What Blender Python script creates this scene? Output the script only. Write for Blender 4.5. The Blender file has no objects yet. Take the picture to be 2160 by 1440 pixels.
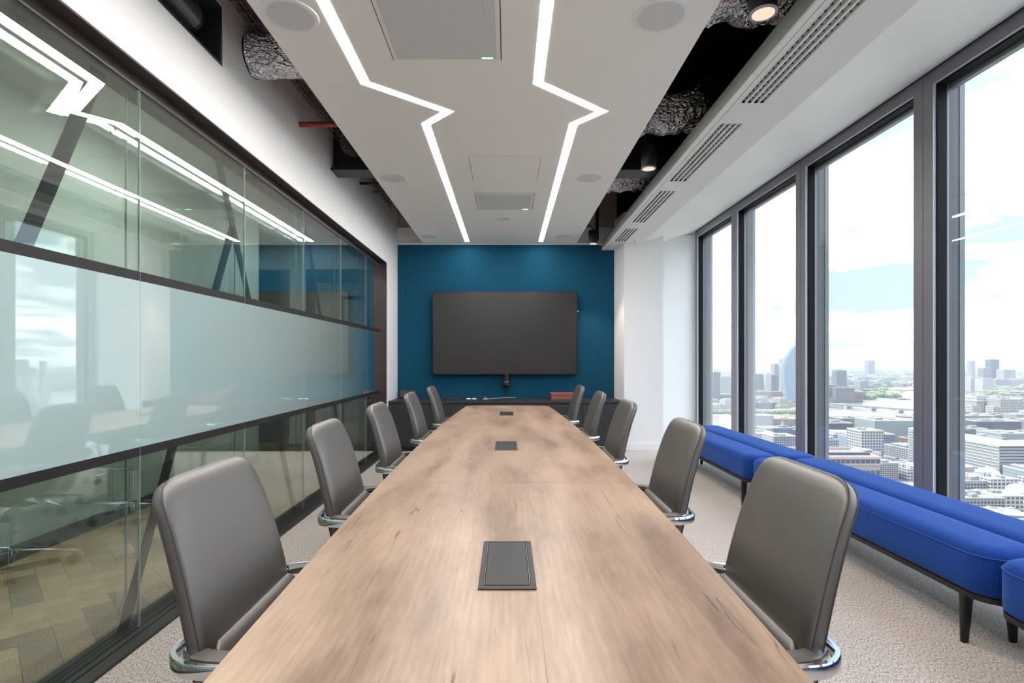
import bpy, math, random
from mathutils import Vector, Matrix, noise

S = bpy.context.scene
C = S.collection
PI = math.pi
random.seed(7)

# ------------------------------------------------------------------ camera
F, CAMZ = 1130.0, 1.247
cd = bpy.data.cameras.new('camera')
cam = bpy.data.objects.new('camera', cd)
C.objects.link(cam)
cam.location = (0, 0, CAMZ)
cam.rotation_euler = (PI / 2, 0, 0)
cd.sensor_width = 36.0
cd.lens = 36.0 * F / 2160.0
cd.shift_x = 10.0 / 2160.0
cd.shift_y = 39.0 / 2160.0
cd.clip_start = 0.05
cd.clip_end = 40000
S.camera = cam

# ------------------------------------------------------------------ exposure
S.view_settings.view_transform = 'Standard'
S.view_settings.look = 'None'
S.view_settings.gamma = 1.0
S.view_settings.exposure = 1.68
S.view_settings.use_curve_mapping = False
cy = S.cycles
cy.max_bounces = 10
cy.diffuse_bounces = 5
cy.glossy_bounces = 5
cy.transmission_bounces = 8
cy.transparent_max_bounces = 40
cy.volume_bounces = 0
cy.sample_clamp_indirect = 6.0
cy.use_denoising = True
cy.caustics_reflective = False
cy.caustics_refractive = False

STRIP_POWER = 15.5
SKY_POWER = 3.6
SUN_POWER = 3.4

# ------------------------------------------------------------------ sky
def build_world():
    w = bpy.data.worlds.new('cloudy_sky')
    S.world = w
    w.use_nodes = True
    nt = w.node_tree
    nt.nodes.clear()
    N, L = nt.nodes.new, nt.links.new
    tc = N('ShaderNodeTexCoord')
    sep = N('ShaderNodeSeparateXYZ'); L(tc.outputs['Generated'], sep.inputs[0])
    zc = N('ShaderNodeMath'); zc.operation = 'MAXIMUM'; L(sep.outputs[2], zc.inputs[0]); zc.inputs[1].default_value = 0.0
    za = N('ShaderNodeMath'); za.operation = 'ADD'; L(zc.outputs[0], za.inputs[0]); za.inputs[1].default_value = 0.16
    dx = N('ShaderNodeMath'); dx.operation = 'DIVIDE'; L(sep.outputs[0], dx.inputs[0]); L(za.outputs[0], dx.inputs[1])
    dy = N('ShaderNodeMath'); dy.operation = 'DIVIDE'; L(sep.outputs[1], dy.inputs[0]); L(za.outputs[0], dy.inputs[1])
    cb = N('ShaderNodeCombineXYZ'); L(dx.outputs[0], cb.inputs[0]); L(dy.outputs[0], cb.inputs[1])
    n1 = N('ShaderNodeTexNoise'); n1.inputs['Scale'].default_value = 1.15; n1.inputs['Detail'].default_value = 8
    n1.inputs['Roughness'].default_value = 0.56; L(cb.outputs[0], n1.inputs['Vector'])
    r1 = N('ShaderNodeValToRGB'); L(n1.outputs['Fac'], r1.inputs[0])
    r1.color_ramp.elements[0].position = 0.42; r1.color_ramp.elements[0].color = (0, 0, 0, 1)
    r1.color_ramp.elements[1].position = 0.60; r1.color_ramp.elements[1].color = (1, 1, 1, 1)
    # blue of the open sky
    r2 = N('ShaderNodeValToRGB'); L(zc.outputs[0], r2.inputs[0])
    r2.color_ramp.elements[0].position = 0.0; r2.color_ramp.elements[0].color = (0.100, 0.116, 0.127, 1)
    r2.color_ramp.elements[1].position = 0.6; r2.color_ramp.elements[1].color = (0.07, 0.115, 0.20, 1)
    e = r2.color_ramp.elements.new(0.2); e.color = (0.078, 0.099, 0.118, 1)
    n2 = N('ShaderNodeTexNoise'); n2.inputs['Scale'].default_value = 3.1; n2.inputs['Detail'].default_value = 6
    L(cb.outputs[0], n2.inputs['Vector'])
    r3 = N('ShaderNodeValToRGB'); L(n2.outputs['Fac'], r3.inputs[0])
    r3.color_ramp.elements[0].position = 0.34; r3.color_ramp.elements[0].color = (0.130, 0.139, 0.146, 1)
    r3.color_ramp.elements[1].position = 0.80; r3.color_ramp.elements[1].color = (0.82, 0.84, 0.86, 1)
    mx = N('ShaderNodeMixRGB'); L(r1.outputs[0], mx.inputs[0]); L(r2.outputs[0], mx.inputs[1]); L(r3.outputs[0], mx.inputs[2])
    # the sky grows brighter from the horizon to the zenith
    gr = N('ShaderNodeMath'); gr.operation = 'MULTIPLY_ADD'; L(zc.outputs[0], gr.inputs[0]); gr.inputs[1].default_value = 1.0 * SKY_POWER; gr.inputs[2].default_value = 0.80 * SKY_POWER
    bg = N('ShaderNodeBackground'); L(gr.outputs[0], bg.inputs['Strength'])
    L(mx.outputs[0], bg.inputs['Color'])
    out = N('ShaderNodeOutputWorld'); L(bg.outputs[0], out.inputs[0])
build_world()

sd = bpy.data.lights.new('sun', 'SUN')
sd.energy = SUN_POWER
sd.angle = math.radians(6)
sd.color = (1.0, 0.95, 0.88)
sun = bpy.data.objects.new('sun', sd)
C.objects.link(sun)
sun.rotation_euler = Vector((0.55, -0.25, -1.0)).to_track_quat('-Z', 'Y').to_euler()   # high sun from behind the tower

# ------------------------------------------------------------------ helpers
def lin(r, g, b):
    f = lambda c: (c / 255 / 12.92) if c / 255 <= 0.04045 else ((c / 255 + 0.055) / 1.055) ** 2.4
    return (f(r), f(g), f(b), 1.0)

MATS = {}
def mat(name, col, rough=0.5, metal=0.0, bump=None, spec=0.5, var=None, coat=0.0, sheen=0.0):
    """principled material; bump=(scale, strength, stretch), var=(scale, other colour, stretch)"""
    if name in MATS: return MATS[name]
    m = bpy.data.materials.new(name); m.use_nodes = True
    nt = m.node_tree; b = nt.nodes['Principled BSDF']
    b.inputs['Base Color'].default_value = col
    b.inputs['Roughness'].default_value = rough
    b.inputs['Metallic'].default_value = metal
    b.inputs['Specular IOR Level'].default_value = spec
    b.inputs['Coat Weight'].default_value = coat
    b.inputs['Sheen Weight'].default_value = sheen
    N, L = nt.nodes.new, nt.links.new
    def coords(st):
        tc = N('ShaderNodeTexCoord'); mp = N('ShaderNodeMapping')
        mp.inputs['Scale'].default_value = st or (1, 1, 1)
        L(tc.outputs['Object'], mp.inputs[0]); return mp.outputs[0]
    if var:
        n = N('ShaderNodeTexNoise'); n.inputs['Scale'].default_value = var[0]; n.inputs['Detail'].default_value = 5
        L(coords(var[2] if len(var) > 2 else None), n.inputs['Vector'])
        r = N('ShaderNodeValToRGB'); L(n.outputs['Fac'], r.inputs[0])
        r.color_ramp.elements[0].position = 0.36; r.color_ramp.elements[0].color = col
        r.color_ramp.elements[1].position = 0.64; r.color_ramp.elements[1].color = var[1]
        L(r.outputs[0], b.inputs['Base Color'])
    if bump:
        n = N('ShaderNodeTexNoise'); n.inputs['Scale'].default_value = bump[0]; n.inputs['Detail'].default_value = 4
        L(coords(bump[2] if len(bump) > 2 else None), n.inputs['Vector'])
        bp = N('ShaderNodeBump'); bp.inputs['Strength'].default_value = bump[1]; bp.inputs['Distance'].default_value = 0.01
        L(n.outputs['Fac'], bp.inputs['Height']); L(bp.outputs[0], b.inputs['Normal'])
    MATS[name] = m
    return m

def emit(name, col, power, base=(0.8, 0.8, 0.8, 1)):
    m = mat(name, base, 0.6)
    b = m.node_tree.nodes['Principled BSDF']
    b.inputs['Emission Color'].default_value = col
    b.inputs['Emission Strength'].default_value = power
    return m

def glass(name, tint, ior=1.5, boost=1.0):
    """clear sheet glass: see-through with the reflection of its two faces"""
    m = bpy.data.materials.new(name); m.use_nodes = True
    nt = m.node_tree; nt.nodes.clear(); N, L = nt.nodes.new, nt.links.new
    g = N('ShaderNodeNewGeometry')
    mi = N('ShaderNodeMix'); mi.data_type = 'FLOAT'
    L(g.outputs['Backfacing'], mi.inputs[0]); mi.inputs[2].default_value = ior; mi.inputs[3].default_value = 1 / ior
    fr = N('ShaderNodeFresnel'); L(mi.outputs[0], fr.inputs['IOR'])
    mu = N('ShaderNodeMath'); mu.operation = 'MULTIPLY'; mu.use_clamp = True; mu.inputs[1].default_value = boost
    L(fr.outputs[0], mu.inputs[0])
    t = N('ShaderNodeBsdfTransparent'); t.inputs[0].default_value = tint
    gl = N('ShaderNodeBsdfGlossy'); gl.inputs['Roughness'].default_value = 0.0; gl.inputs[0].default_value = (1, 1, 1, 1)
    mx = N('ShaderNodeMixShader'); L(mu.outputs[0], mx.inputs[0]); L(t.outputs[0], mx.inputs[1]); L(gl.outputs[0], mx.inputs[2])
    o = N('ShaderNodeOutputMaterial'); L(mx.outputs[0], o.inputs[0])
    MATS[name] = m
    return m

class MB:
    def __init__(s): s.v = []; s.f = []; s.m = []; s.mi = 0
    def add(s, vs, fs):
        o = len(s.v); s.v += [tuple(p) for p in vs]
        for f in fs: s.f.append(tuple(i + o for i in f)); s.m.append(s.mi)
        return s
    def box(s, x0, x1, y0, y1, z0, z1, M=None):
        vs = [Vector((x, y, z)) for z in (z0, z1) for y in (y0, y1) for x in (x0, x1)]
        if M is not None: vs = [M @ v for v in vs]
        return s.add(vs, [(0, 2, 3, 1), (4, 5, 7, 6), (0, 1, 5, 4), (2, 6, 7, 3), (0, 4, 6, 2), (1, 3, 7, 5)])
    def prism(s, poly, z0, z1):
        """poly: xy points counter-clockwise"""
        n = len(poly)
        vs = [(x, y, z0) for x, y in poly] + [(x, y, z1) for x, y in poly]
        return s.add(vs, [tuple(range(n - 1, -1, -1)), tuple(range(n, 2 * n))] +
                     [(i, (i + 1) % n, n + (i + 1) % n, n + i) for i in range(n)])
    def extrude_y(s, poly, y0, y1):
        """poly: xz points"""
        n = len(poly)
        vs = [(x, y0, z) for x, z in poly] + [(x, y1, z) for x, z in poly]
        return s.add(vs, [tuple(range(n)), tuple(range(2 * n - 1, n - 1, -1))] +
                     [(i, n + i, n + (i + 1) % n, (i + 1) % n) for i in range(n)])
    def loft(s, rings, cap=True):
        n = len(rings[0]); o = len(s.v)
        for r in rings: s.v += [tuple(p) for p in r]
        for k in range(len(rings) - 1):
            for i in range(n):
                j = (i + 1) % n
                s.f.append((o + k * n + i, o + k * n + j, o + (k + 1) * n + j, o + (k + 1) * n + i)); s.m.append(s.mi)
        if cap:
            s.f.append(tuple(o + i for i in range(n - 1, -1, -1))); s.m.append(s.mi)
            s.f.append(tuple(o + (len(rings) - 1) * n + i for i in range(n))); s.m.append(s.mi)
        return s
    def tube(s, path, r, n=10, rad=None, jit=0.0):
        P = [Vector(p) for p in path]; rings = []
        up = None
        for k, p in enumerate(P):
            t = (P[min(k + 1, len(P) - 1)] - P[max(k - 1, 0)]).normalized()
            if up is None:
                up = Vector((0, 0, 1)) if abs(t.z) < 0.9 else Vector((1, 0, 0))
            a = t.cross(up).normalized(); up = a.cross(t).normalized()
            rr = rad[k] if rad else r
            ring = []
            for i in range(n):
                an = 2 * PI * i / n
                q = p + (a * math.cos(an) + up * math.sin(an)) * rr
                if jit: q += (q - p).normalized() * jit * noise.noise(q * 9.0) * 1.6 + (q - p).normalized() * jit * 0.6 * noise.noise(q * 31.0)
                ring.append(q)
            rings.append(ring)
        return s.loft(rings)
    def lathe(s, prof, c=(0, 0, 0), n=28, axis='z'):
        """prof: (radius, height) from bottom to top"""
        rings = []
        for r, h in prof:
            ring = []
            for i in range(n):
                a = 2 * PI * i / n
                x, y = r * math.cos(a), r * math.sin(a)
                if axis == 'z': ring.append((c[0] + x, c[1] + y, c[2] + h))
                elif axis == 'x': ring.append((c[0] + h, c[1] + x, c[2] + y))
                else: ring.append((c[0] + y, c[1] + h, c[2] + x))
            rings.append(ring)
        return s.loft(rings)
    def band(s, path, w, h, closed=False, nrm=None):
        """rectangular section swept along a path in a horizontal plane: w across, h up"""
        P = [Vector(p) for p in path]; rings = []
        for k, p in enumerate(P):
            t = (P[min(k + 1, len(P) - 1)] - P[max(k - 1, 0)]).normalized()
            a = Vector((t.y, -t.x, 0)).normalized()
            u = Vector((0, 0, 1))
            c = 0.3
            pts = [(-w / 2, -h / 2 * (1 - c)), (-w / 2 * (1 - c), -h / 2), (w / 2 * (1 - c), -h / 2), (w / 2, -h / 2 * (1 - c)),
                   (w / 2, h / 2 * (1 - c)), (w / 2 * (1 - c), h / 2), (-w / 2 * (1 - c), h / 2), (-w / 2, h / 2 * (1 - c))]
            rings.append([p + a * x + u * z for x, z in pts])
        return s.loft(rings)
    def build(s, name, mats, parent=None, smooth=False, angle=40):
        me = bpy.data.meshes.new(name)
        me.from_pydata(s.v, [], s.f)
        for m in (mats if isinstance(mats, (list, tuple)) else [mats]): me.materials.append(m)
        if len(me.materials) > 1: me.polygons.foreach_set('material_index', s.m)
        me.update()
        import bmesh
        bm = bmesh.new(); bm.from_mesh(me); bmesh.ops.recalc_face_normals(bm, faces=bm.faces); bm.to_mesh(me); bm.free()
        if smooth:
            me.polygons.foreach_set('use_smooth', [True] * len(me.polygons))
            try: me.set_sharp_from_angle(angle=math.radians(angle))
            except Exception: pass
        o = bpy.data.objects.new(name, me); C.objects.link(o)
        if parent is not None:
            o.parent = parent
            o.location = -parent.location if parent.get('world_parts') else (0, 0, 0)
        return o

def tag(o, label=None, cat=None, group=None, kind=None):
    if label: o['label'] = label
    if cat: o['category'] = cat
    if group: o['group'] = group
    if kind: o['kind'] = kind
    return o

def thing(name, label, cat, loc=(0, 0, 0), group=None, kind=None, rz=0, world=False):
    o = bpy.data.objects.new(name, None); C.objects.link(o)
    o.empty_display_size = 0.1
    o.location = loc; o.rotation_euler = (0, 0, rz)
    if world: o['world_parts'] = 1       # its parts' meshes are written in world coordinates
    return tag(o, label, cat, group, kind)

def struct(name, mb, m, smooth=False, label=None):
    o = mb.build(name, m, None, smooth)
    o['kind'] = 'structure'
    if label: o['label'] = label
    return o

def copy_tree(o, parent=None):
    c = o.copy(); C.objects.link(c)
    if parent is not None: c.parent = parent
    for ch in list(o.children): copy_tree(ch, c)
    return c

def bevel(o, w, seg=2):
    b = o.modifiers.new('edge', 'BEVEL'); b.width = w; b.segments = seg; b.limit_method = 'ANGLE'; b.angle_limit = math.radians(35)
    return o

# ------------------------------------------------------------------ materials
white = mat('white_paint', lin(240, 240, 241), 0.55, bump=(160, 0.03))
ceil_white = mat('raft_white', lin(248, 247, 246), 0.6)
void_black = mat('black_void_paint', lin(14, 14, 15), 0.8, spec=0.2)
plaster = mat('bare_plaster', lin(188, 182, 176), 0.8, bump=(30, 0.1))
bronze = mat('dark_bronze_frame', lin(58, 49, 46), 0.4, spec=0.5)
track_m = mat('dark_track', lin(30, 28, 27), 0.35)
black = mat('black_metal', lin(18, 18, 19), 0.45)
black_matt = mat('black_film', lin(26, 24, 25), 0.6)
chrome = mat('polished_aluminium', lin(225, 225, 228), 0.09, metal=1.0)
alu = mat('window_frame_grey', lin(138, 135, 141), 0.42, metal=0.25)
alu_out = mat('exterior_fin_grey', lin(84, 88, 94), 0.5)
alu_light = mat('exterior_fin_edge', lin(118, 124, 130), 0.4)
gasket_m = mat('gasket_black', lin(9, 9, 13), 0.6, spec=.2)
reveal_light_m = mat('painted_reveal_light', lin(205, 212, 224), 0.35)  # pale colour paints daylight onto the grey frame's reveal
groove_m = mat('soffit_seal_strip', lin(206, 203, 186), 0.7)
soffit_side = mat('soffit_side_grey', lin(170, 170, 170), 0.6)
carpet_m = None

def m_fabric_wall():
    m = mat('petrol_blue_acoustic_felt', lin(13, 84, 114), 0.95, spec=0.1, sheen=0.1)
    nt = m.node_tree; N, L = nt.nodes.new, nt.links.new; b = nt.nodes['Principled BSDF']
    tc = N('ShaderNodeTexCoord')
    n = N('ShaderNodeTexNoise'); n.inputs['Scale'].default_value = 95; n.inputs['Detail'].default_value = 6; n.inputs['Roughness'].default_value = 0.75
    L(tc.outputs['Object'], n.inputs['Vector'])
    r = N('ShaderNodeValToRGB'); L(n.outputs['Fac'], r.inputs[0])
    r.color_ramp.elements[0].position = 0.3; r.color_ramp.elements[0].color = lin(15, 62, 86)
    r.color_ramp.elements[1].position = 0.7; r.color_ramp.elements[1].color = lin(30, 88, 115)
    L(r.outputs[0], b.inputs['Base Color'])
    bp = N('ShaderNodeBump'); bp.inputs['Strength'].default_value = 0.25; bp.inputs['Distance'].default_value = 0.003
    L(n.outputs['Fac'], bp.inputs['Height']); L(bp.outputs[0], b.inputs['Normal'])
    return m
felt = m_fabric_wall()

def m_carpet():
    m = mat('flecked_carpet', lin(150, 140, 132), 0.97, spec=0.15, sheen=0.25)
    nt = m.node_tree; N, L = nt.nodes.new, nt.links.new; b = nt.nodes['Principled BSDF']
    tc = N('ShaderNodeTexCoord')
    mp = N('ShaderNodeMapping'); L(tc.outputs['Object'], mp.inputs[0]); mp.inputs['Scale'].default_value = (210, 75, 1)
    n = N('ShaderNodeTexNoise'); n.inputs['Scale'].default_value = 1.0; n.inputs['Detail'].default_value = 4; n.inputs['Roughness'].default_value = 0.7
    L(mp.outputs[0], n.inputs['Vector'])
    mp2 = N('ShaderNodeMapping'); L(tc.outputs['Object'], mp2.inputs[0]); mp2.inputs['Scale'].default_value = (2.2, 2.2, 1)
    n2 = N('ShaderNodeTexNoise'); n2.inputs['Scale'].default_value = 1.0; L(mp2.outputs[0], n2.inputs['Vector'])
    r = N('ShaderNodeValToRGB'); L(n.outputs['Fac'], r.inputs[0])
    e = r.color_ramp.elements
    e[0].position = 0.36; e[0].color = lin(66, 58, 54)
    e[1].position = 0.60; e[1].color = lin(228, 220, 212)
    q = e.new(0.47); q.color = lin(184, 173, 163)
    mx = N('ShaderNodeMixRGB'); mx.blend_type = 'MULTIPLY'; mx.inputs[0].default_value = 0.25
    L(r.outputs[0], mx.inputs[1]); L(n2.outputs['Fac'], mx.inputs[2])
    L(mx.outputs[0], b.inputs['Base Color'])
    bp = N('ShaderNodeBump'); bp.inputs['Strength'].default_value = 0.7; bp.inputs['Distance'].default_value = 0.006
    L(n.outputs['Fac'], bp.inputs['Height']); L(bp.outputs[0], b.inputs['Normal'])
    return m
carpet_m = m_carpet()

def m_wood(name, light, mid, dark, rough, scale=1.0, cracks=True, rot=0.0):
    m = mat(name, mid, rough, spec=0.45)
    nt = m.node_tree; N, L = nt.nodes.new, nt.links.new; b = nt.nodes['Principled BSDF']
    tc = N('ShaderNodeTexCoord')
    def mapped(s, off=(0, 0, 0)):
        mp = N('ShaderNodeMapping'); mp.inputs['Scale'].default_value = s; mp.inputs['Location'].default_value = off
        mp.inputs['Rotation'].default_value = (0, 0, rot)
        L(tc.outputs['Object'], mp.inputs[0]); return mp.outputs[0]
    # slow patches stretched with the grain
    a = N('ShaderNodeTexNoise'); a.inputs['Scale'].default_value = 1.0; a.inputs['Detail'].default_value = 5; a.inputs['Roughness'].default_value = 0.6
    L(mapped((7 * scale, 1.7 * scale, 1)), a.inputs['Vector'])
    r = N('ShaderNodeValToRGB'); L(a.outputs['Fac'], r.inputs[0])
    e = r.color_ramp.elements
    e[0].position = 0.30; e[0].color = dark; e[1].position = 0.68; e[1].color = light
    q = e.new(0.48); q.color = mid
    # wavy growth rings
    wv = N('ShaderNodeTexWave'); wv.wave_type = 'BANDS'; wv.bands_direction = 'X'
    wv.inputs['Scale'].default_value = 1.0; wv.inputs['Distortion'].default_value = 9; wv.inputs['Detail'].default_value = 4
    wv.inputs['Detail Scale'].default_value = 0.8
    L(mapped((17 * scale, 3.0 * scale, 1), (3, 1, 0)), wv.inputs['Vector'])
    g = N('ShaderNodeTexNoise'); g.inputs['Scale'].default_value = 1.0; g.inputs['Detail'].default_value = 6; g.inputs['Roughness'].default_value = 0.7
    L(mapped((150 * scale, 9 * scale, 1)), g.inputs['Vector'])
    mx = N('ShaderNodeMixRGB'); mx.blend_type = 'MULTIPLY'; mx.inputs[0].default_value = 0.07
    L(r.outputs[0], mx.inputs[1]); L(wv.outputs['Color'], mx.inputs[2])
    rg = N('ShaderNodeValToRGB'); L(g.outputs['Fac'], rg.inputs[0])
    rg.color_ramp.elements[0].position = 0.3; rg.color_ramp.elements[0].color = (0.62, 0.60, 0.58, 1)
    rg.color_ramp.elements[1].position = 0.6; rg.color_ramp.elements[1].color = (1, 1, 1, 1)
    m2 = N('ShaderNodeMixRGB'); m2.blend_type = 'MULTIPLY'; m2.inputs[0].default_value = 0.40
    L(mx.outputs[0], m2.inputs[1]); L(rg.outputs[0], m2.inputs[2])
    last = m2.outputs[0]
    if cracks:
        c1 = N('ShaderNodeTexNoise'); c1.inputs['Scale'].default_value = 1.0; c1.inputs['Detail'].default_value = 2; c1.inputs['Distortion'].default_value = 0.1
        L(mapped((19 * scale, 1.0 * scale, 1), (5, 9, 0)), c1.inputs['Vector'])
        s1 = N('ShaderNodeMath'); s1.operation = 'SUBTRACT'; L(c1.outputs['Fac'], s1.inputs[0]); s1.inputs[1].default_value = 0.5
        s2 = N('ShaderNodeMath'); s2.operation = 'ABSOLUTE'; L(s1.outputs[0], s2.inputs[0])
        rc = N('ShaderNodeValToRGB'); L(s2.outputs[0], rc.inputs[0])
        rc.color_ramp.elements[0].position = 0.0; rc.color_ramp.elements[0].color = (1, 1, 1, 1)
        rc.color_ramp.elements[1].position = 0.006; rc.color_ramp.elements[1].color = (0, 0, 0, 1)
        k = N('ShaderNodeTexNoise'); k.inputs['Scale'].default_value = 1.0; k.inputs['Detail'].default_value = 2
        L(mapped((9 * scale, 3.4 * scale, 1), (1, 4, 0)), k.inputs['Vector'])
        rk = N('ShaderNodeValToRGB'); L(k.outputs['Fac'], rk.inputs[0])
        rk.color_ramp.elements[0].position = 0.53; rk.color_ramp.elements[0].color = (0, 0, 0, 1)
        rk.color_ramp.elements[1].position = 0.60; rk.color_ramp.elements[1].color = (1, 1, 1, 1)
        mm = N('ShaderNodeMixRGB'); mm.blend_type = 'MULTIPLY'; mm.inputs[0].default_value = 1
        L(rc.outputs[0], mm.inputs[1]); L(rk.outputs[0], mm.inputs[2])
        m3 = N('ShaderNodeMixRGB'); L(mm.outputs[0], m3.inputs[0]); L(last, m3.inputs[1]); m3.inputs[2].default_value = lin(84, 66, 54)
        last = m3.outputs[0]
    L(last, b.inputs['Base Color'])
    bp = N('ShaderNodeBump'); bp.inputs['Strength'].default_value = 0.12; bp.inputs['Distance'].default_value = 0.002
    L(g.outputs['Fac'], bp.inputs['Height']); L(bp.outputs[0], b.inputs['Normal'])
    return m
oak = m_wood('weathered_oak_laminate', lin(184, 157, 135), lin(162, 136, 116), lin(126, 102, 86), 0.33)

def m_leather():
    m = mat('taupe_grey_leather', lin(68, 61, 55), 0.42, spec=1.0, coat=0.7)
    m.node_tree.nodes['Principled BSDF'].inputs['Coat IOR'].default_value = 1.6
    m.node_tree.nodes['Principled BSDF'].inputs['Coat Roughness'].default_value = 0.40
    nt = m.node_tree; N, L = nt.nodes.new, nt.links.new; b = nt.nodes['Principled BSDF']
    tc = N('ShaderNodeTexCoord')
    v = N('ShaderNodeTexVoronoi'); v.inputs['Scale'].default_value = 420; L(tc.outputs['Object'], v.inputs['Vector'])
    n = N('ShaderNodeTexNoise'); n.inputs['Scale'].default_value = 14; n.inputs['Detail'].default_value = 3; L(tc.outputs['Object'], n.inputs['Vector'])
    ad = N('ShaderNodeMath'); ad.operation = 'ADD'; L(v.outputs['Distance'], ad.inputs[0]); L(n.outputs['Fac'], ad.inputs[1])
    bp = N('ShaderNodeBump'); bp.inputs['Strength'].default_value = 0.12; bp.inputs['Distance'].default_value = 0.002
    L(ad.outputs[0], bp.inputs['Height']); L(bp.outputs[0], b.inputs['Normal'])
    return m
leather = m_leather()
seam_m = mat('dark_seam_thread', lin(62, 56, 52), 0.6)
blue_wool = mat('cobalt_blue_wool', lin(18, 50, 124), 0.9, spec=0.15, sheen=0.3, bump=(420, 0.25), var=(260, lin(28, 66, 146)))
MATS['cobalt_blue_wool'].node_tree.nodes['Principled BSDF'].inputs['Sheen Tint'].default_value = (0.25, 0.5, 1, 1)
blue_pipe = mat('cobalt_blue_piping', lin(36, 76, 158), 0.8)
def m_foil():
    m = mat('crinkled_foil', lin(236, 236, 238), 0.24, metal=0.92)
    nt = m.node_tree; N, L = nt.nodes.new, nt.links.new; b = nt.nodes['Principled BSDF']
    tc = N('ShaderNodeTexCoord')
    mp = N('ShaderNodeMapping'); mp.inputs['Scale'].default_value = (1, 1, 1.6); L(tc.outputs['Object'], mp.inputs[0])
    wn = N('ShaderNodeTexNoise'); wn.inputs['Scale'].default_value = 9; wn.inputs['Detail'].default_value = 4; L(mp.outputs[0], wn.inputs['Vector'])
    av = N('ShaderNodeMixRGB'); av.blend_type = 'ADD'; av.inputs[0].default_value = .5; L(mp.outputs[0], av.inputs[1]); L(wn.outputs['Color'], av.inputs[2])
    n = N('ShaderNodeTexVoronoi'); n.feature = 'F1'; n.inputs['Scale'].default_value = 12; n.inputs['Randomness'].default_value = 1
    L(av.outputs[0], n.inputs['Vector'])
    bp = N('ShaderNodeBump'); bp.inputs['Strength'].default_value = 1.0; bp.inputs['Distance'].default_value = 0.03
    L(n.outputs['Distance'], bp.inputs['Height']); L(bp.outputs[0], b.inputs['Normal'])
    return m
foil = m_foil()
strip_m = emit('led_diffuser', (1.0, 0.96, 0.93, 1), STRIP_POWER)
part_glass = glass('partition_glass', (0.915, 0.965, 0.945, 1), 1.5, 2.1)
win_glass = glass('window_glass', (0.965, 0.98, 0.985, 1), 1.5, 1.0)

def m_frost():
    m = bpy.data.materials.new('etched_glass_film'); m.use_nodes = True
    nt = m.node_tree; nt.nodes.clear(); N, L = nt.nodes.new, nt.links.new
    d = N('ShaderNodeBsdfDiffuse'); d.inputs[0].default_value = lin(206, 230, 229)
    t = N('ShaderNodeBsdfTranslucent'); t.inputs[0].default_value = lin(206, 230, 229)
    tr = N('ShaderNodeBsdfTransparent'); tr.inputs[0].default_value = (0.86, 0.95, 0.94, 1)
    gl = N('ShaderNodeBsdfGlossy'); gl.inputs['Roughness'].default_value = 0.005; gl.inputs[0].default_value = (1, 1, 1, 1)
    m1 = N('ShaderNodeMixShader'); m1.inputs[0].default_value = 0.15; L(d.outputs[0], m1.inputs[1]); L(t.outputs[0], m1.inputs[2])
    m2 = N('ShaderNodeMixShader'); m2.inputs[0].default_value = 0.22; L(m1.outputs[0], m2.inputs[1]); L(tr.outputs[0], m2.inputs[2])
    g = N('ShaderNodeNewGeometry'); mi = N('ShaderNodeMix'); mi.data_type = 'FLOAT'
    L(g.outputs['Backfacing'], mi.inputs[0]); mi.inputs[2].default_value = 1.5; mi.inputs[3].default_value = 1 / 1.5
    fr = N('ShaderNodeFresnel'); L(mi.outputs[0], fr.inputs['IOR'])
    mu = N('ShaderNodeMath'); mu.operation = 'MULTIPLY'; mu.use_clamp = True; mu.inputs[1].default_value = 3.6; L(fr.outputs[0], mu.inputs[0])
    m3 = N('ShaderNodeMixShader'); L(mu.outputs[0], m3.inputs[0]); L(m2.outputs[0], m3.inputs[1]); L(gl.outputs[0], m3.inputs[2])
    o = N('ShaderNodeOutputMaterial'); L(m3.outputs[0], o.inputs[0])
    return m
frost = m_frost()
edge_glass = mat('polished_glass_edge', lin(205, 222, 218), 0.15, spec=0.6)

# ------------------------------------------------------------------ setting: room shell
YB, YW = -2.6, 7.91           # wall behind the camera, end wall
XL, XR = -1.62, 2.84
ZS = 3.75

struct('floor', MB().box(-1.60, 2.95, YB, YW + 0.3, -0.05, 0.0), carpet_m, label='flecked grey beige woven carpet of the meeting room')
# raft
struct('ceiling', MB().box(-1.241, 1.016, YB, 7.875, 2.957, 2.985), ceil_white, label='white plaster ceiling raft hanging over the table')
struct('ceiling_slab', MB().box(-7.0, 3.05, YB - 0.1, 12.2, ZS, ZS + 0.15), void_black, label='black painted slab above the open ceiling void')
# blue end wall + plaster above
struct('wall_far', MB().box(-1.62, 1.60, YW, YW + 0.15, 0, 2.945), felt, label='petrol blue felt covered end wall behind the screen')
struct('wall_far_upper', MB().box(-1.62, 1.60, YW, YW + 0.15, 2.975, 3.20).box(1.60, 1.62, YW - .02, YW + 0.15, 2.975, 3.2), white, label='white plaster strip above the blue end wall')
struct('wall_far_blockwork', MB().box(-1.62, 1.62, YW + 0.02, YW + 0.15, 3.20, ZS), plaster, label='bare plaster above the white strip at the end of the void')
struct('trim_1', MB().box(-1.62, 1.42, YW - 0.03, YW, 2.947, 2.972), white, label='slim white trim along the top of the blue wall')
struct('wall_behind', MB().box(-1.62, 2.95, YB - 0.1, YB, 0, ZS), white, label='white wall behind the camera')

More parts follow.
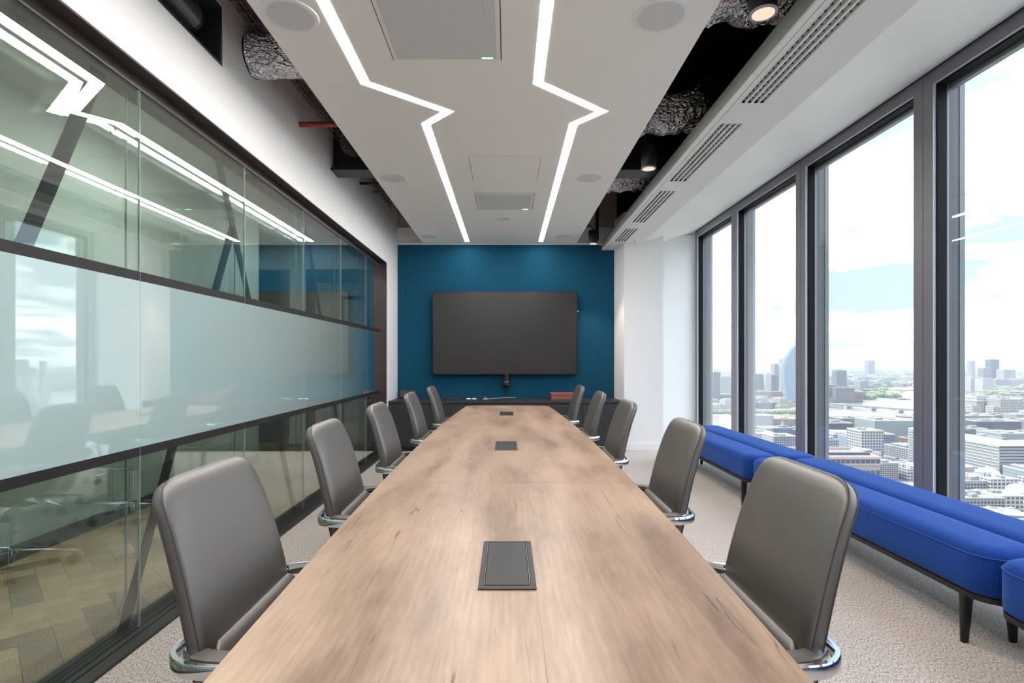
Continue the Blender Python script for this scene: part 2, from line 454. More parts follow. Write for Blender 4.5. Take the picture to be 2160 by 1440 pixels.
# left bulkhead with the rectangular hole
m = MB()
HY0, HY1, HZ0, HZ1 = 1.75, 3.05, 2.912, 3.254
BX0 = -1.80
m.box(BX0, XL, YB, 7.2, 2.553, HZ0)
m.box(BX0, XL, YB, HY0, HZ0, HZ1)
m.box(BX0, XL, HY1, 7.2, HZ0, HZ1)
m.box(BX0, XL, YB, 7.2, HZ1, ZS)
m.box(BX0, XL, 7.2, YW + 0.15, 0, ZS)
struct('wall_left', m, white, label='white bulkhead and pier around the glass partition')
m = MB()   # dark lining of the hole
m.box(BX0, XL - .004, HY0, HY1, HZ0, HZ0 + .02).box(BX0, XL - .004, HY0, HY1, HZ1 - .02, HZ1)
m.box(BX0, XL - .004, HY1 - .02, HY1, HZ0 + .02, HZ1 - .02).box(BX0, XL - .004, HY0, HY0 + .02, HZ0 + .02, HZ1 - .02)
m.box(BX0 - .03, BX0, HY0 - .1, HY1 + .1, HZ0 - .1, HZ1 + .1)
struct('trim_2', m, mat('opening_lining', lin(58, 61, 66), .4), label='black lined rectangular service opening high in the white bulkhead')
t = thing('ventilation_duct', 'black round duct inside the opening of the left bulkhead', 'duct', (XL - .1, 2.2, 3.1), world=True)
m = MB(); m.tube([(XL - .09, 1.78, 3.11), (XL - .09, 2.1, 3.11), (XL - .09, 2.5, 3.10), (XL - .09, 2.86, 3.09)], .085, 28)
m.build('duct_body', mat('satin_black_duct', lin(104, 104, 108), 0.25, metal=0.5), t, True)
m = MB(); m.tube([(XL - .09, 2.86, 3.09), (XL - .09, 2.875, 3.09)], .0885, 28)
m.build('collar', black, t, True)

# right: soffit with vent openings, sloping ceiling, column, recess
SZ, SX0, SX1 = 2.867, 1.396, 1.858
VENTS = [(-.76, .42), (.72, 1.90), (2.198, 3.378), (3.676, 4.856), (5.14, 6.31), (6.61, 7.32)]
VX0, VX1 = 1.465, 1.622
m = MB()
m.box(SX0, 1.430, YB, YW, SZ, SZ + .10)
m.box(1.437, VX0, YB, YW, SZ, SZ + .02)
m.box(VX1, SX1, YB, YW, SZ, SZ + .02)
ys = [YB] + [y for v in VENTS for y in v] + [YW]
for k in range(0, len(ys), 2): m.box(VX0, VX1, ys[k], ys[k + 1], SZ, SZ + .02)
struct('ceiling_soffit', m, white, label='white dropped soffit strip with linear air vents')
struct('trim_3', MB().box(1.430, 1.437, YB, YW, SZ + .006, SZ + .03), groove_m, label='cream seal line in the groove along the soffit edge')
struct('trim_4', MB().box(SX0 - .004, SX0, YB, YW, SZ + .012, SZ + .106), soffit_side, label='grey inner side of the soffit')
m = MB(); m.extrude_y([(SX1, SZ), (XR, 3.183), (XR, 3.22), (SX1, SZ + .035)], YB, YW + .19)
struct('ceiling_slope', m, white, label='white ceiling sloping up from the soffit to the window head')
m = MB(); m.box(2.78, 2.95, YB, YW, 3.222, ZS)
struct('wall_right_upper', m, void_black, label='black painted upper wall in the ceiling void over the windows')
m = MB(); m.prism([(1.619, 7.42), (2.16, 7.42), (2.16, 8.25), (1.579, 8.25), (1.579, 7.91)], 0, 3.3)
struct('wall_void_end', MB().extrude_y([(1.62, 2.9), (1.858, 2.9), (2.84, 3.212), (2.95, 3.212), (2.95, ZS), (1.62, ZS)], YW, YW + .12), void_black, label='black end of the ceiling void over the windows')
struct('column', m, white, label='white boxed column beside the blue wall')
struct('wall_recess', MB().box(2.16, 2.86, 8.10, 8.25, 0, 3.4), white, label='white recessed wall between the column and the first window')
m = MB(); m.box(1.617, 2.164, 7.408, 7.42, 0, .092).box(2.16, 2.172, 7.408, 8.1, 0, .092).box(2.172, 2.84, 8.088, 8.1, 0, .092)
struct('baseboard_right', m, white, label='white baseboard around the column foot')
t = thing('cover_knob', 'tiny grey sprinkler knob under the soffit beside the column', 'sprinkler', (1.70, 7.30, SZ - .001), world=True)
m = MB(); m.lathe([(.016, -.004), (.018, 0)], (1.745, 7.33, SZ - .0005), 16); m.build('plate', chrome, t, True)
m = MB(); m.lathe([(.005, -.03), (.006, -.004)], (1.745, 7.33, SZ), 10); m.build('pin', chrome, t, True)

# ------------------------------------------------------------------ windows
WD = [8.20, 6.71, 5.19, 3.66, 2.14, 0.62, -0.90, -2.42]
GX = 2.905
for i in range(7):
    y1, y0 = WD[i], WD[i + 1]
    if i == 0: y1 = 8.10
    w = thing('window_%d' % (i + 1), None, None, (XR, (y0 + y1) / 2, 0), kind='structure', world=True)
    jw = .083
    a, b = y0 + .002, y1 - .002
    m = MB()
    m.box(XR, 2.862, b - jw + .001, b, .03, 3.183)          # far jamb
    m.box(XR, 2.862, a, a + jw, .03, 3.183)                 # near jamb
    m.box(XR, 2.862, a + jw, b - jw, 3.09, 3.183)           # head
    m.box(XR, 2.862, a + jw, b - jw, .03, .11)              # bottom rail
    m.box(2.862, 2.95, b - jw, b, 0, 3.2).box(2.862, 2.95, a, a + jw, 0, 3.2)
    m.build('frame', alu, w)
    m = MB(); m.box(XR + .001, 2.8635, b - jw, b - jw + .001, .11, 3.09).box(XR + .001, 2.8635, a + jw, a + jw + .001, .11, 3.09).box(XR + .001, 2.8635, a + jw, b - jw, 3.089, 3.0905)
    m.build('lit_reveal_strip', reveal_light_m, w)  # added pale strips imitate skylight on the jamb and head faces
    m = MB()
    g0, g1 = a + jw, b - jw
    m.box(2.862, 2.925, g1 - .012, g1, .11, 3.09).box(2.862, 2.925, g0, g0 + .012, .11, 3.09)
    m.box(2.862, 2.925, g0, g1, 3.078, 3.09).box(2.862, 2.925, g0, g1, .11, .122)
    m.build('gasket', gasket_m, w)
    m = MB(); m.box(GX, GX + .012, g0 + .01, g1 - .01, .12, 3.08); m.build('pane', win_glass, w)
    m = MB(); m.box(2.95, 3.05, y1 - .045, y1 + .045, -.3, 3.6); m.build('fin', alu_out, w)
    m = MB(); m.box(3.05, 3.085, y1 - .05, y1 + .05, -.3, 3.6); m.build('fin_edge', alu_light, w)
    m = MB(); m.box(2.95, 2.99, g0 - .02, g1 + .02, 3.055, 3.40).box(2.95, 2.99, g0 - .02, g1 + .02, -.4, .10); m.build('spandrel', alu_light, w)
struct('trim_5', MB().box(2.82, XR, YB, YW + .15, 3.177, 3.187), mat('shadow_gap', lin(60, 58, 58), 0.7), label='thin dark shadow gap between window head and ceiling')
struct('sill', MB().box(2.60, XR + .12, YB, 8.1, -.02, .03), white, label='low white sill below the windows')
struct('wall_right_end', MB().box(2.84, 3.0, YB - .1, -2.42, 0, ZS), white, label='white wall end beside the last window')
struct('trim_6', MB().tube([(2.165, 8.09, 3.052 - .085), (2.60, 8.09, 3.115), (2.72, 8.09, 3.14), (2.84, 8.09, 3.14)], .006, 6), plaster)

# ------------------------------------------------------------------ glass partition
PX, PR = -1.70, -1.76
gp = thing('glass_partition', 'double glazed partition with a frosted middle band and slanting black stripes', 'partition', (PX, 3, 0), world=True)
JO = [-2.6, -1.52, -.52, .48, 1.48, 2.48, 3.47, 4.48, 5.48, 6.47, 7.2]
for k in range(len(JO) - 1):
    a, b = JO[k] + .002, JO[k + 1] - .002
    m = MB(); m.box(PX - .010, PX, a, b, .012, 2.50); p = m.build('front_pane', part_glass, gp)
    m = MB(); m.box(PR - .010, PR, a, b, .012, 2.50); p = m.build('rear_pane', part_glass, gp)
    for X in (PX, PR):
        m = MB(); m.box(X - .0105, X + .0005, b, b + .002, .012, 2.50); m.build('joint', edge_glass, gp)
    m = MB(); m.box(PX + .0003, PX + .0010, a, b, .845, 1.612); m.build('frosted_film', frost, gp)
    m = MB(); m.box(PX + .0003, PX + .0010, a, b, 1.612, 1.655); m.build('stripe', black_matt, gp)
    m = MB(); m.box(PX + .0003, PX + .0010, a, b, .803, .845); m.build('stripe', black_matt, gp)
def slant(y0, z0, y1, z1, w=.078):
    m = MB()
    x = PR + .003
    vs = [(x, y0 - w / 2, z0), (x, y0 + w / 2, z0), (x, y1 + w / 2, z1), (x, y1 - w / 2, z1)]
    vs += [(x - .0015, y, z) for _, y, z in vs]
    m.add(vs, [(0, 1, 2, 3), (7, 6, 5, 4), (0, 4, 5, 1), (1, 5, 6, 2), (2, 6, 7, 3), (3, 7, 4, 0)])
    o = m.build('slanting_stripe', black_matt, gp)
for q in [(1.23, .012, 2.305, 2.49), (3.246, 2.49, 4.43, .012), (2.45, .012, 3.43, 2.10), (4.656, 2.49, 5.82, .012),
          (6.86, .012, 7.16, 1.1), (0.9, 2.49, -.2, .012)]:
    slant(*q)
m = MB(); m.box(-1.82, PX + .004, YB, 7.2, 2.494, 2.553).box(PX + .004, XL, YB, 7.2, 2.545, 2.553)
m.box(-1.80, XL + .0, 7.165, 7.2, 0, 2.553)
m.build('frame', bronze, gp)
m = MB(); m.box(-1.80, -1.668, YB, 7.165, 0, .012).box(-1.66, -1.597, YB, 7.2, 0, .014); m.build('floor_track', track_m, gp)
struct('trim_7', MB().box(XL - .022, XL + .001, YB, 7.2, 2.5535, 2.556).box(XL - .001, XL + .001, 7.2, 7.205, 0, 2.553), white)

# ------------------------------------------------------------------ corridor beyond the glass
cw = mat('corridor_white', lin(205, 210, 205), 0.6)
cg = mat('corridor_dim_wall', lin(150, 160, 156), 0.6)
cdark = mat('corridor_dark_door', lin(44, 50, 52), 0.5)
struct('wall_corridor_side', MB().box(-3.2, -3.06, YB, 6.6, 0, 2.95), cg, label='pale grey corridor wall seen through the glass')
struct('baseboard_corridor', MB().box(-3.06, -3.045, YB, 6.6, 0, .10), cdark, label='dark baseboard along the corridor wall')
m = MB(); m.box(-7, -3.75, 8.0, 8.15, 0, 2.95).box(-3.24, -2.99, 8.0, 8.15, 0, 2.95).box(-2.03, -1.8, 8.0, 8.15, 0, 2.95).box(-3.75, -3.24, 8.0, 8.15, 2.6, 2.95).box(-2.99, -2.03, 8.0, 8.15, 2.6, 2.95)
struct('wall_corridor_end', m, cw, label='white wall at the end of the corridor with two doorways')
struct('baseboard_corridor_end', MB().box(-3.25, -2.98, 7.985, 8.0, 0, .13).box(-2.04, -1.8, 7.985, 8.0, 0, .13).box(-3.21, -3.05, 6.60, 6.615, 0, .13), cw)
d = thing('door_1', None, None, (-3.5, 8.05, 0), kind='structure', world=True)
MB().box(-3.74, -3.25, 8.03, 8.07, 0, 2.59).build('leaf', cdark, d)
m = MB(); m.tube([(-3.32, 8.0, .95), (-3.32, 8.0, 1.25)], .012, 8); m.build('handle', chrome, d)
d = thing('door_2', None, None, (-2.5, 8.05, 0), kind='structure', world=True)
m = MB(); m.box(-2.99, -2.92, 7.98, 8.16, 0, 2.6).box(-2.10, -2.03, 7.98, 8.16, 0, 2.6).box(-2.92, -2.10, 7.98, 8.16, 2.42, 2.6)
m.build('frame', mat('dark_teal_frame', lin(22, 44, 54), 0.5), d)
m = MB(); m.box(-2.88, -2.84, 9.3, 9.34, 0, 2.3).box(-2.88, -2.40, 9.3, 9.34, 2.3, 2.36).box(-2.44, -2.40, 9.3, 9.34, 0, 2.3)
m.build('inner_frame', cdark, d)
struct('wall_beyond', MB().box(-5, -1.6, 11.8, 11.9, 0, 3.0).box(-1.70, -1.6, 8.15, 11.8, 0, 3.0).box(-5, -4.9, 8.15, 11.8, 0, 3.0), cw, label='lit white room beyond the far doorway')
struct('wall_beyond_panel', MB().box(-1.72, -1.701, 9.6, 11.0, .3, 3.0).box(-3.1, -2.6, 11.78, 11.8, .1, 3.0), felt, label='blue panel in the room beyond the doorway')
struct('ceiling_corridor', MB().box(-7, -1.80, YB, 12, 2.95, 3.0), cw, label='white corridor ceiling')
struct('wall_corridor_far_left', MB().box(-7.1, -7.0, YB, 12, 0, 3.75).box(-7, -1.62, YB - .1, YB, 0, 3.75).box(-7, 3, 12, 12.1, 0, 3.75), cw, label='outer walls closing the office floor')
struct('floor_beyond', MB().box(-7, -1.6, 8.0, 12, -.05, .0), carpet_m)

# herringbone planks
fc = thing('floor_corridor', 'oak herringbone floor of the corridor behind the glass', None, (-2.4, 2, 0), kind='structure', world=True)
struct_sub = MB().box(-7, -1.60, YB, 8.0, -.06, -.008).build('subfloor', mat('plank_joint', lin(50, 40, 30), 0.8), fc)
woods = [m_wood('oak_plank_%s' % n, lin(*l), lin(*md), lin(*dk), 0.42, 1.0, False, PI / 2) for n, l, md, dk in (
    ('light', (176, 150, 112), (158, 132, 96), (128, 104, 72)), ('mid', (150, 124, 90), (132, 108, 76), (104, 82, 56)),
    ('dark', (124, 102, 74), (106, 86, 60), (84, 66, 44)), ('warm', (164, 134, 94), (144, 116, 78), (112, 88, 58)))]
PL, PWd = .50, .125
plank_meshes = []
for wd in woods:
    m = MB(); g = .0012
    m.box(-PL / 2 + g, PL / 2 - g, -PWd / 2 + g, PWd / 2 - g, -.008, 0)
    o = m.build('plank', wd, fc); plank_meshes.append(o.data); bpy.data.objects.remove(o)
rr = random.Random(3)
cnt = 0
ca, sa = math.cos(PI / 4), math.sin(PI / 4)
cand = []
n = int(PL / PWd)
for i in range(-60, 90):
    for j in range(-30, 40):
        # herringbone unit cell in the rotated frame
        for kind in (0, 1):
            if kind == 0: u, v, r = PL / 2, PWd / 2, 0
            else: u, v, r = PL + PWd / 2, PWd - PL / 2, PI / 2
            u += i * PWd + j * PL; v += i * PWd - j * PL
            x = (u * ca - v * sa) - 2.4; y = (u * sa + v * ca) + 2.6
            if -3.06 < x < -1.72 and .9 < y < 7.9: cand.append((x, y, r + PI / 4))
            elif -4.6 < x <= -3.06 and 6.4 < y < 7.9: cand.append((x, y, r + PI / 4))
cand.sort(key=lambda c: (c[0]) ** 2 + c[1] ** 2)
for x, y, r in cand[:290]:
    o = bpy.data.objects.new('plank', rr.choice(plank_meshes)); C.objects.link(o); o.parent = fc
    o.location = Vector((x, y, rr.uniform(-.0006, 0))) - fc.location; o.rotation_euler = (0, 0, r)
if len(cand) > 290:
    m = MB()
    for x, y, r in cand[290:]:
        m.box(-PL / 2 + .001, PL / 2 - .001, -PWd / 2 + .001, PWd / 2 - .001, -.008, 0, Matrix.Translation((x, y, 0)) @ Matrix.Rotation(r, 4, 'Z'))
    o = m.build('far_planks', woods[1], fc); o['kind'] = 'stuff'

# ------------------------------------------------------------------ ceiling lights and fittings
def strip(pts, label):
    t = thing('light_strip', label, 'light', (pts[0][0], pts[0][1], 2.9566), group='zigzag light strips in the ceiling raft', world=True)
    w = .060
    L_, R_ = [], []
    for k, p in enumerate(pts):
        p = Vector(p)
        d0 = (p - Vector(pts[k - 1])).normalized() if k else None
        d1 = (Vector(pts[k + 1]) - p).normalized() if k < len(pts) - 1 else None
        if d0 is None: nn = Vector((-d1.y, d1.x)) * (w / 2)
        elif d1 is None: nn = Vector((-d0.y, d0.x)) * (w / 2)
        else:
            b = (Vector((-d0.y, d0.x)) + Vector((-d1.y, d1.x)))
            b.normalize(); c = b.dot(Vector((-d0.y, d0.x))); nn = b * (w / 2 / max(c, .3))
        L_.append(p + nn); R_.append(p - nn)
    for k in range(len(pts) - 1):
        q = [L_[k], L_[k + 1], R_[k + 1], R_[k]]
        vs = [(a.x, a.y, 2.9563) for a in q] + [(a.x, a.y, 2.962) for a in q]
        MB().add(vs, [(0, 1, 2, 3), (7, 6, 5, 4), (0, 4, 5, 1), (1, 5, 6, 2), (2, 6, 7, 3), (3, 7, 4, 0)]).build('diffuser', strip_m, t)
strip([(-.877, -2.2), (-.877, 3.307), (-.41, 3.690), (-.590, 3.885), (-.579, 7.73)], 'zigzag light strip on the glass partition side of the raft')
strip([(.191, -2.2), (.191, 3.307), (.652, 3.690), (.480, 3.885), (.484, 7.73)], 'zigzag light strip on the window side of the raft')

grille_m = mat('speaker_grille', lin(222, 225, 227), 0.7, bump=(900, .3))
rim_m = mat('speaker_rim', lin(238, 238, 242), 0.5)
def speaker(x, y, label, r=.135, name='ceiling_speaker', cat='speaker', group='round ceiling speakers in the raft'):
    t = thing(name, label, cat, (x, y, 2.957), group=group)
    m = MB(); m.lathe([(r * .84, -.006), (r * .97, -.006), (r, -.003), (r, 0.002)], (0, 0, 0), 48)
    ring = m.build('rim', rim_m, t, True)
    m = MB(); m.lathe([(r * .835, -.0072), (r * .845, -.004)], (0, 0, 0), 48); m.build('grille', grille_m, t)
for x, y, l in [(-1.075, 2.66, 'large round speaker on the duct side nearest the camera'), (.763, 2.66, 'large round speaker on the window side nearest the camera'),
                (-1.07, 5.02, 'round speaker on the duct side above the third pair of chairs'), (.766, 5.02, 'round speaker on the window side above the third pair of chairs'),
                (-1.07, 7.38, 'round speaker on the duct side beside the blue wall'), (.765, 7.38, 'round speaker on the window side beside the blue wall')]:
    speaker(x, y, l)
speaker(-.045, 6.47, 'small round sensor disc between the light strips near the screen', .096, 'ceiling_sensor', 'sensor', None)

def m_perf():
    m = mat('perforated_white_metal', lin(196, 198, 202), 0.5)
    nt = m.node_tree; N, L = nt.nodes.new, nt.links.new; b = nt.nodes['Principled BSDF']
    tc = N('ShaderNodeTexCoord')
    v = N('ShaderNodeTexVoronoi'); v.inputs['Scale'].default_value = 160; v.inputs['Randomness'].default_value = 0.0
    L(tc.outputs['Object'], v.inputs['Vector'])
    r = N('ShaderNodeValToRGB'); L(v.outputs['Distance'], r.inputs[0])
    r.color_ramp.elements[0].position = 0.24; r.color_ramp.elements[0].color = lin(150, 151, 156)
    r.color_ramp.elements[1].position = 0.34; r.color_ramp.elements[1].color = lin(228, 229, 232)
    L(r.outputs[0], b.inputs['Base Color'])
    return m
perf = m_perf()
led_green = emit('green_status_led', (0.1, 1.0, 0.35, 1), 3.0, (0.1, .6, .3, 1))
def mic(x0, x1, y0, y1, label):
    t = thing('ceiling_microphone', label, 'microphone', ((x0 + x1) / 2, (y0 + y1) / 2, 2.957), group='square ceiling microphone panels', world=True)
    MB().box(x0, x1, y0, y1, 2.953, 2.958).build('panel', white, t)
    MB().box(x0 + .022, x1 - .022, y0 + .022, y1 - .022, 2.951, 2.9535).build('grille', perf, t)
    m = MB()
    for a, b, c, d_ in ((x0 - .005, x0, y0, y1), (x1, x1 + .005, y0, y1), (x0 - .005, x1 + .005, y0 - .005, y0)): m.box(a, b, c, d_, 2.9562, 2.958)
    m.build('shadow_gap', gasket_m, t)
    MB().box(x1 - .105, x1 - .045, y1 - .036, y1 - .027, 2.9500, 2.9512).build('status_light', led_green, t)
mic(-.645, -.037, 2.452, 3.057, 'square white perforated microphone panel nearest the camera with a green light')
mic(-.33, .278, 5.499, 6.094, 'square white microphone panel near the screen with a green light')
t = thing('access_panel', 'flush white access hatch in the raft between the light strips', 'hatch', (-.02, 4.81, 2.957), world=True)
MB().box(-.3226, .2815, 4.506, 5.116, 2.9560, 2.958).build('panel', ceil_white, t)
m = MB()
for a, b, c, d_ in ((-.3265, -.3226, 4.506, 5.116), (.2815, .2850, 4.506, 5.116), (-.3226, .2815, 4.5045, 4.506), (-.3226, .2815, 5.116, 5.1175)): m.box(a, b, c, d_, 2.9565, 2.958)
m.build('shadow_gap', mat('gap_grey', lin(120, 112, 104), .8), t)
m = MB(); m.lathe([(.008, -.0025), (.009, 0)], (-.02, 4.55, 2.956), 12); m.build('latch', rim_m, t, True)

# vents
for k, (a, b) in enumerate(VENTS):
    places = ['behind the camera', 'over the near edge of the room', 'nearest the camera and longest in view', 'second from the camera', 'third from the camera', 'shortest, beside the column']
    t = thing('air_vent', 'black slotted linear air vent in the white soffit, ' + places[k], 'vent', (1.54, (a + b) / 2, SZ), group='linear air vents in the soffit', world=True)
    MB().box(VX0, VX1, a, b, SZ + .075, SZ + .08).build('plenum', void_black, t)
    m = MB(); m.box(VX0 - .001, VX0, a, b, SZ, SZ + .075).box(VX1, VX1 + .001, a, b, SZ, SZ + .075).box(VX0, VX1, a - .001, a, SZ, SZ + .075).box(VX0, VX1, b, b + .001, SZ, SZ + .075)
    m.build('box_side', void_black, t)
    xs = [1.472, 1.511, 1.551, 1.590]
    edges = [(VX0, xs[0])] + [(xs[q] + .025, xs[q + 1]) for q in range(3)] + [(xs[3] + .025, VX1)]
    for e in edges:
        MB().box(e[0], e[1], a, b, SZ - .001, SZ + .03).build('slat', white, t)
    m = MB(); y = a + .02
    while y < b:
        for x in xs:
            m.box(x, x + .025, y, y + .003, SZ + .012, SZ + .035)
        y += .049
    o = m.build('vanes', mat('grey_vane', lin(60, 66, 70), .4), t); o['kind'] = 'stuff'

# void services, right side
for k, (yc, lab) in enumerate([(3.00, 'crumpled silver foil duct above the raft edge nearest the camera'), (4.46, 'crumpled silver foil duct in the middle of the dark ceiling gap'),
                               (5.95, 'crumpled silver foil duct farthest down the dark ceiling gap')]):
    t = thing('flexible_duct', lab, 'duct', (1.2, yc, 3.27), group='silver foil ducts in the right ceiling gap', world=True)
    m = MB()
    P = []; R = []
    for q in range(30):
        u = q / 29
        x = .55 + u * 1.02
        P.append((x, yc - .10 + .03 * math.sin(q * .9 + k), 3.285 - .02 * math.sin(u * 3)))
        R.append(.165 + .012 * math.sin(q * 1.7) + .012 * noise.noise(Vector((q * .6, k * 3.0, 0))))
    m.tube(P, .17, 40, R, .028)
    m.build('foil_sleeve', foil, t, True, 60)
    m = MB(); m.tube([(1.50, yc - .1, 3.28), (1.57, yc - .1, 3.28)], .15, 24); m.build('spigot', mat('galvanised_steel', lin(150, 155, 160), .35, metal=.8), t, True)
    t2 = thing('plenum_box', 'black metal plenum box fed by the foil duct %s' % ('nearest the camera', 'in the middle', 'farthest away')[k], 'duct box', (1.68, yc, SZ + .02), group='black plenum boxes over the soffit', world=True)
    bevel(MB().box(1.57, 1.82, yc - .2, yc + .25, SZ + .02, 3.48).build('casing', mat('plenum_grey', lin(38, 42, 46), .5, metal=.3), t2), .004)
    MB().box(1.565, 1.825, yc - .215, yc - .20, SZ + .02, 3.49).build('flange', mat('plenum_grey', lin(38, 42, 46), .5), t2)
# spotlights
cone_m = emit('spot_reflector_copper', (1.0, .66, .50, 1), 0.32, (.35, .24, .2, 1))
for k, (y, lab) in enumerate([(2.49, 'black hanging cylinder spotlight nearest the camera in the ceiling gap'), (4.51, 'black hanging cylinder spotlight in the middle of the ceiling gap'),
                              (7.42, 'black hanging cylinder spotlight in front of the blue wall')]):
    x = 1.19
    t = thing('spotlight', lab, 'light', (x, y, 2.855), group='black cylinder spotlights in the ceiling gap')
    r = .0615
    m = MB(); m.lathe([(r * .86, .02), (r * .88, 0.001), (r, 0.001), (r, .18), (r * .3, .186)], (0, 0, 0), 32)
    m.build('can', black, t, True)
    m = MB(); m.lathe([(r * .82, -.001), (r * 1.005, -.001), (r * 1.005, .006)], (0, 0, 0), 32); m.build('trim_ring', mat('ring_grey', lin(150, 155, 170), .4), t, True)
    m = MB(); m.lathe([(r * .80, -.0016), (r * .815, .0)], (0, 0, 0), 32); m.build('reflector', cone_m, t)
    m = MB(); m.tube([(0.01, 0, .18), (.012, 0, .25), (-.02, 0, .42), (-.01, 0, .88)], .0016, 5)
    m.tube([(-.03, 0, .185), (-.028, .005, .3), (0, .01, .5), (.01, 0, .88)], .0022, 5)
    m.build('suspension_wire', mat('wire_grey', lin(90, 90, 92), .4), t)
    m = MB(); m.tube([(-.03, 0, .18), (-.03, 0, .21), (-.02, 0, .22), (-.01, 0, .2)], .003, 6); m.build('cable_gland', black, t)
    ld = bpy.data.lights.new('spot_lamp', 'SPOT'); ld.energy = 26; ld.spot_size = math.radians(62); ld.spot_blend = .35; ld.color = (1, .78, .6); ld.shadow_soft_size = .04
    lo = bpy.data.objects.new('spot_lamp', ld); C.objects.link(lo); lo.parent = t; lo.location = (0, 0, -.01)

# cellular beam across the void
t = thing('steel_beam', 'black cellular steel beam with round web holes crossing the ceiling void', 'beam', (0, 5.0, 2.989), world=True)
MB().box(-1.62, 1.62, 4.908, 5.12, 2.989, 3.008).box(-1.62, 1.62, 4.908, 5.12, 3.62, 3.64).build('flange', black, t)
m = MB(); hx = -1.44
def web(m, xs, x1, y0, y1, z0, z1, c, r):
    n = 24
    for y, fl in ((y0, 0), (y1, 1)):
        pass
    sq = []
    cx, cz = c
    for i in range(n):
        a = 2 * PI * i / n
        dx, dz = math.cos(a), math.sin(a)
        tt = 1e9
        if dx > 1e-6: tt = min(tt, (x1 - cx) / dx)
        if dx < -1e-6: tt = min(tt, (xs - cx) / dx)
        if dz > 1e-6: tt = min(tt, (z1 - cz) / dz)
        if dz < -1e-6: tt = min(tt, (z0 - cz) / dz)
        sq.append(((cx + dx * r, cz + dz * r), (cx + dx * tt, cz + dz * tt)))
    vs = []
    for (a, b) in sq: vs += [(a[0], y0, a[1]), (b[0], y0, b[1]), (a[0], y1, a[1]), (b[0], y1, b[1])]
    fs = []
    for i in range(n):
        j = (i + 1) % n; p, q = 4 * i, 4 * j
        fs += [(p, p + 1, q + 1, q), (p + 2, q + 2, q + 3, p + 3), (p, q, q + 2, p + 2)]
    m.add(vs, fs)
x = -1.64
for k in range(7):
    web(m, x, x + .48, 4.985, 5.045, 3.008, 3.62, (x + .21 + .03, 3.31), .175); x += .48
m.build('web', black, t)
# pipes
t = thing('red_pipe', 'red sprinkler pipe coming out of the left bulkhead', 'pipe', (-1.3, 4.18, 3.084), world=True)
m = MB(); m.tube([(-1.70, 4.18, 3.084), (-.9, 4.18, 3.084)], .019, 16); m.build('pipe_run', mat('red_oxide_pipe', lin(150, 52, 36), .45), t, True)
m = MB(); m.tube([(-.9, 4.18, 3.084), (1.1, 4.18, 3.084)], .018, 16); m.build('pipe_end', mat('red_oxide_pipe', lin(150, 52, 36), .45), t, True)
t = thing('silver_duct', 'silver foil wrapped duct coming out of the left bulkhead', 'duct', (-1.2, 3.4, 3.175), world=True)
m = MB(); m.tube([(-1.66 + q * .04, 3.40, 3.175) for q in range(24)], .13, 44, None, .006)
m.build('foil_wrap', foil, t, True, 60)
m = MB(); m.tube([(-1.624, 3.40, 3.175), (-1.612, 3.40, 3.175)], .134, 40); m.build('wall_collar', black, t, True)
t = thing('black_conduit', 'thin black conduit crossing the left ceiling gap beyond the beam', 'pipe', (-1.4, 5.886, 3.185), world=True)
m = MB(); m.tube([(-1.62, 5.886, 3.185), (-.8, 5.886, 3.185)], .014, 10); m.build('conduit', black, t, True)
t = thing('channel_bracket', 'grey steel channel bracket under the cable tray near the blue wall', 'bracket', (-1.4, 6.47, 3.274), world=True)
m = MB(); m.box(-1.62, -.8, 6.45, 6.49, 3.265, 3.29); m.build('channel', mat('galvanised_steel', lin(150, 155, 160), .35), t)
# wire cable basket
t = thing('cable_tray', 'black wire basket cable tray along the left ceiling gap', 'cable tray', (-1.43, 3.5, 3.27), world=True)
wire = mat('tray_wire', lin(120, 112, 106), .4, metal=.6)
m = MB()
for x, z in ((-1.56, 3.27), (-1.49, 3.25), (-1.42, 3.25), (-1.35, 3.25), (-1.29, 3.25), (-1.56, 3.32), (-1.27, 3.32)):
    m.tube([(x, 0.5, z), (x, 7.2, z)], .0032, 5)
m.build('long_wires', wire, t)
m = MB(); y = .6
while y < 7.2:
    m.tube([(-1.56, y, 3.33), (-1.56, y, 3.255), (-1.27, y, 3.255), (-1.27, y, 3.33)], .003, 5); y += .1
o = m.build('cross_wires', wire, t); o['kind'] = 'stuff'
for q, x in enumerate((-1.53, -1.50, -1.46)):
    m = MB(); m.tube([(x, .5, 3.268), (x + .01, 2, 3.27), (x - .008, 3.5, 3.268), (x + .01, 5, 3.27), (x, 7.0, 3.268)], .007, 6)
    m.build('cable', mat('grey_cable', lin(92, 86, 84), .5), t, True)
# channel and cable on the far upper wall at right
t = thing('wall_channel', 'black upright channel above the blue wall at the end of the ceiling gap', 'bracket', (1.35, 7.86, 3.0), world=True)
MB().box(1.30, 1.335, 7.80, 7.91, 3.0, 3.7).build('channel', black, t)
t = thing('hanging_cable', 'loose dark cable looping down the plaster above the blue wall', 'cable', (1.1, 7.88, 3.2), world=True)
m = MB(); m.tube([(.78, 7.86, 3.52), (.86, 7.86, 3.545), (.95, 7.86, 3.53), (1.05, 7.86, 3.42), (1.15, 7.86, 3.27), (1.29, 7.86, 3.14)], .009, 8)
m.build('cable_run', mat('dark_cable', lin(40, 38, 38), .5), t, True)

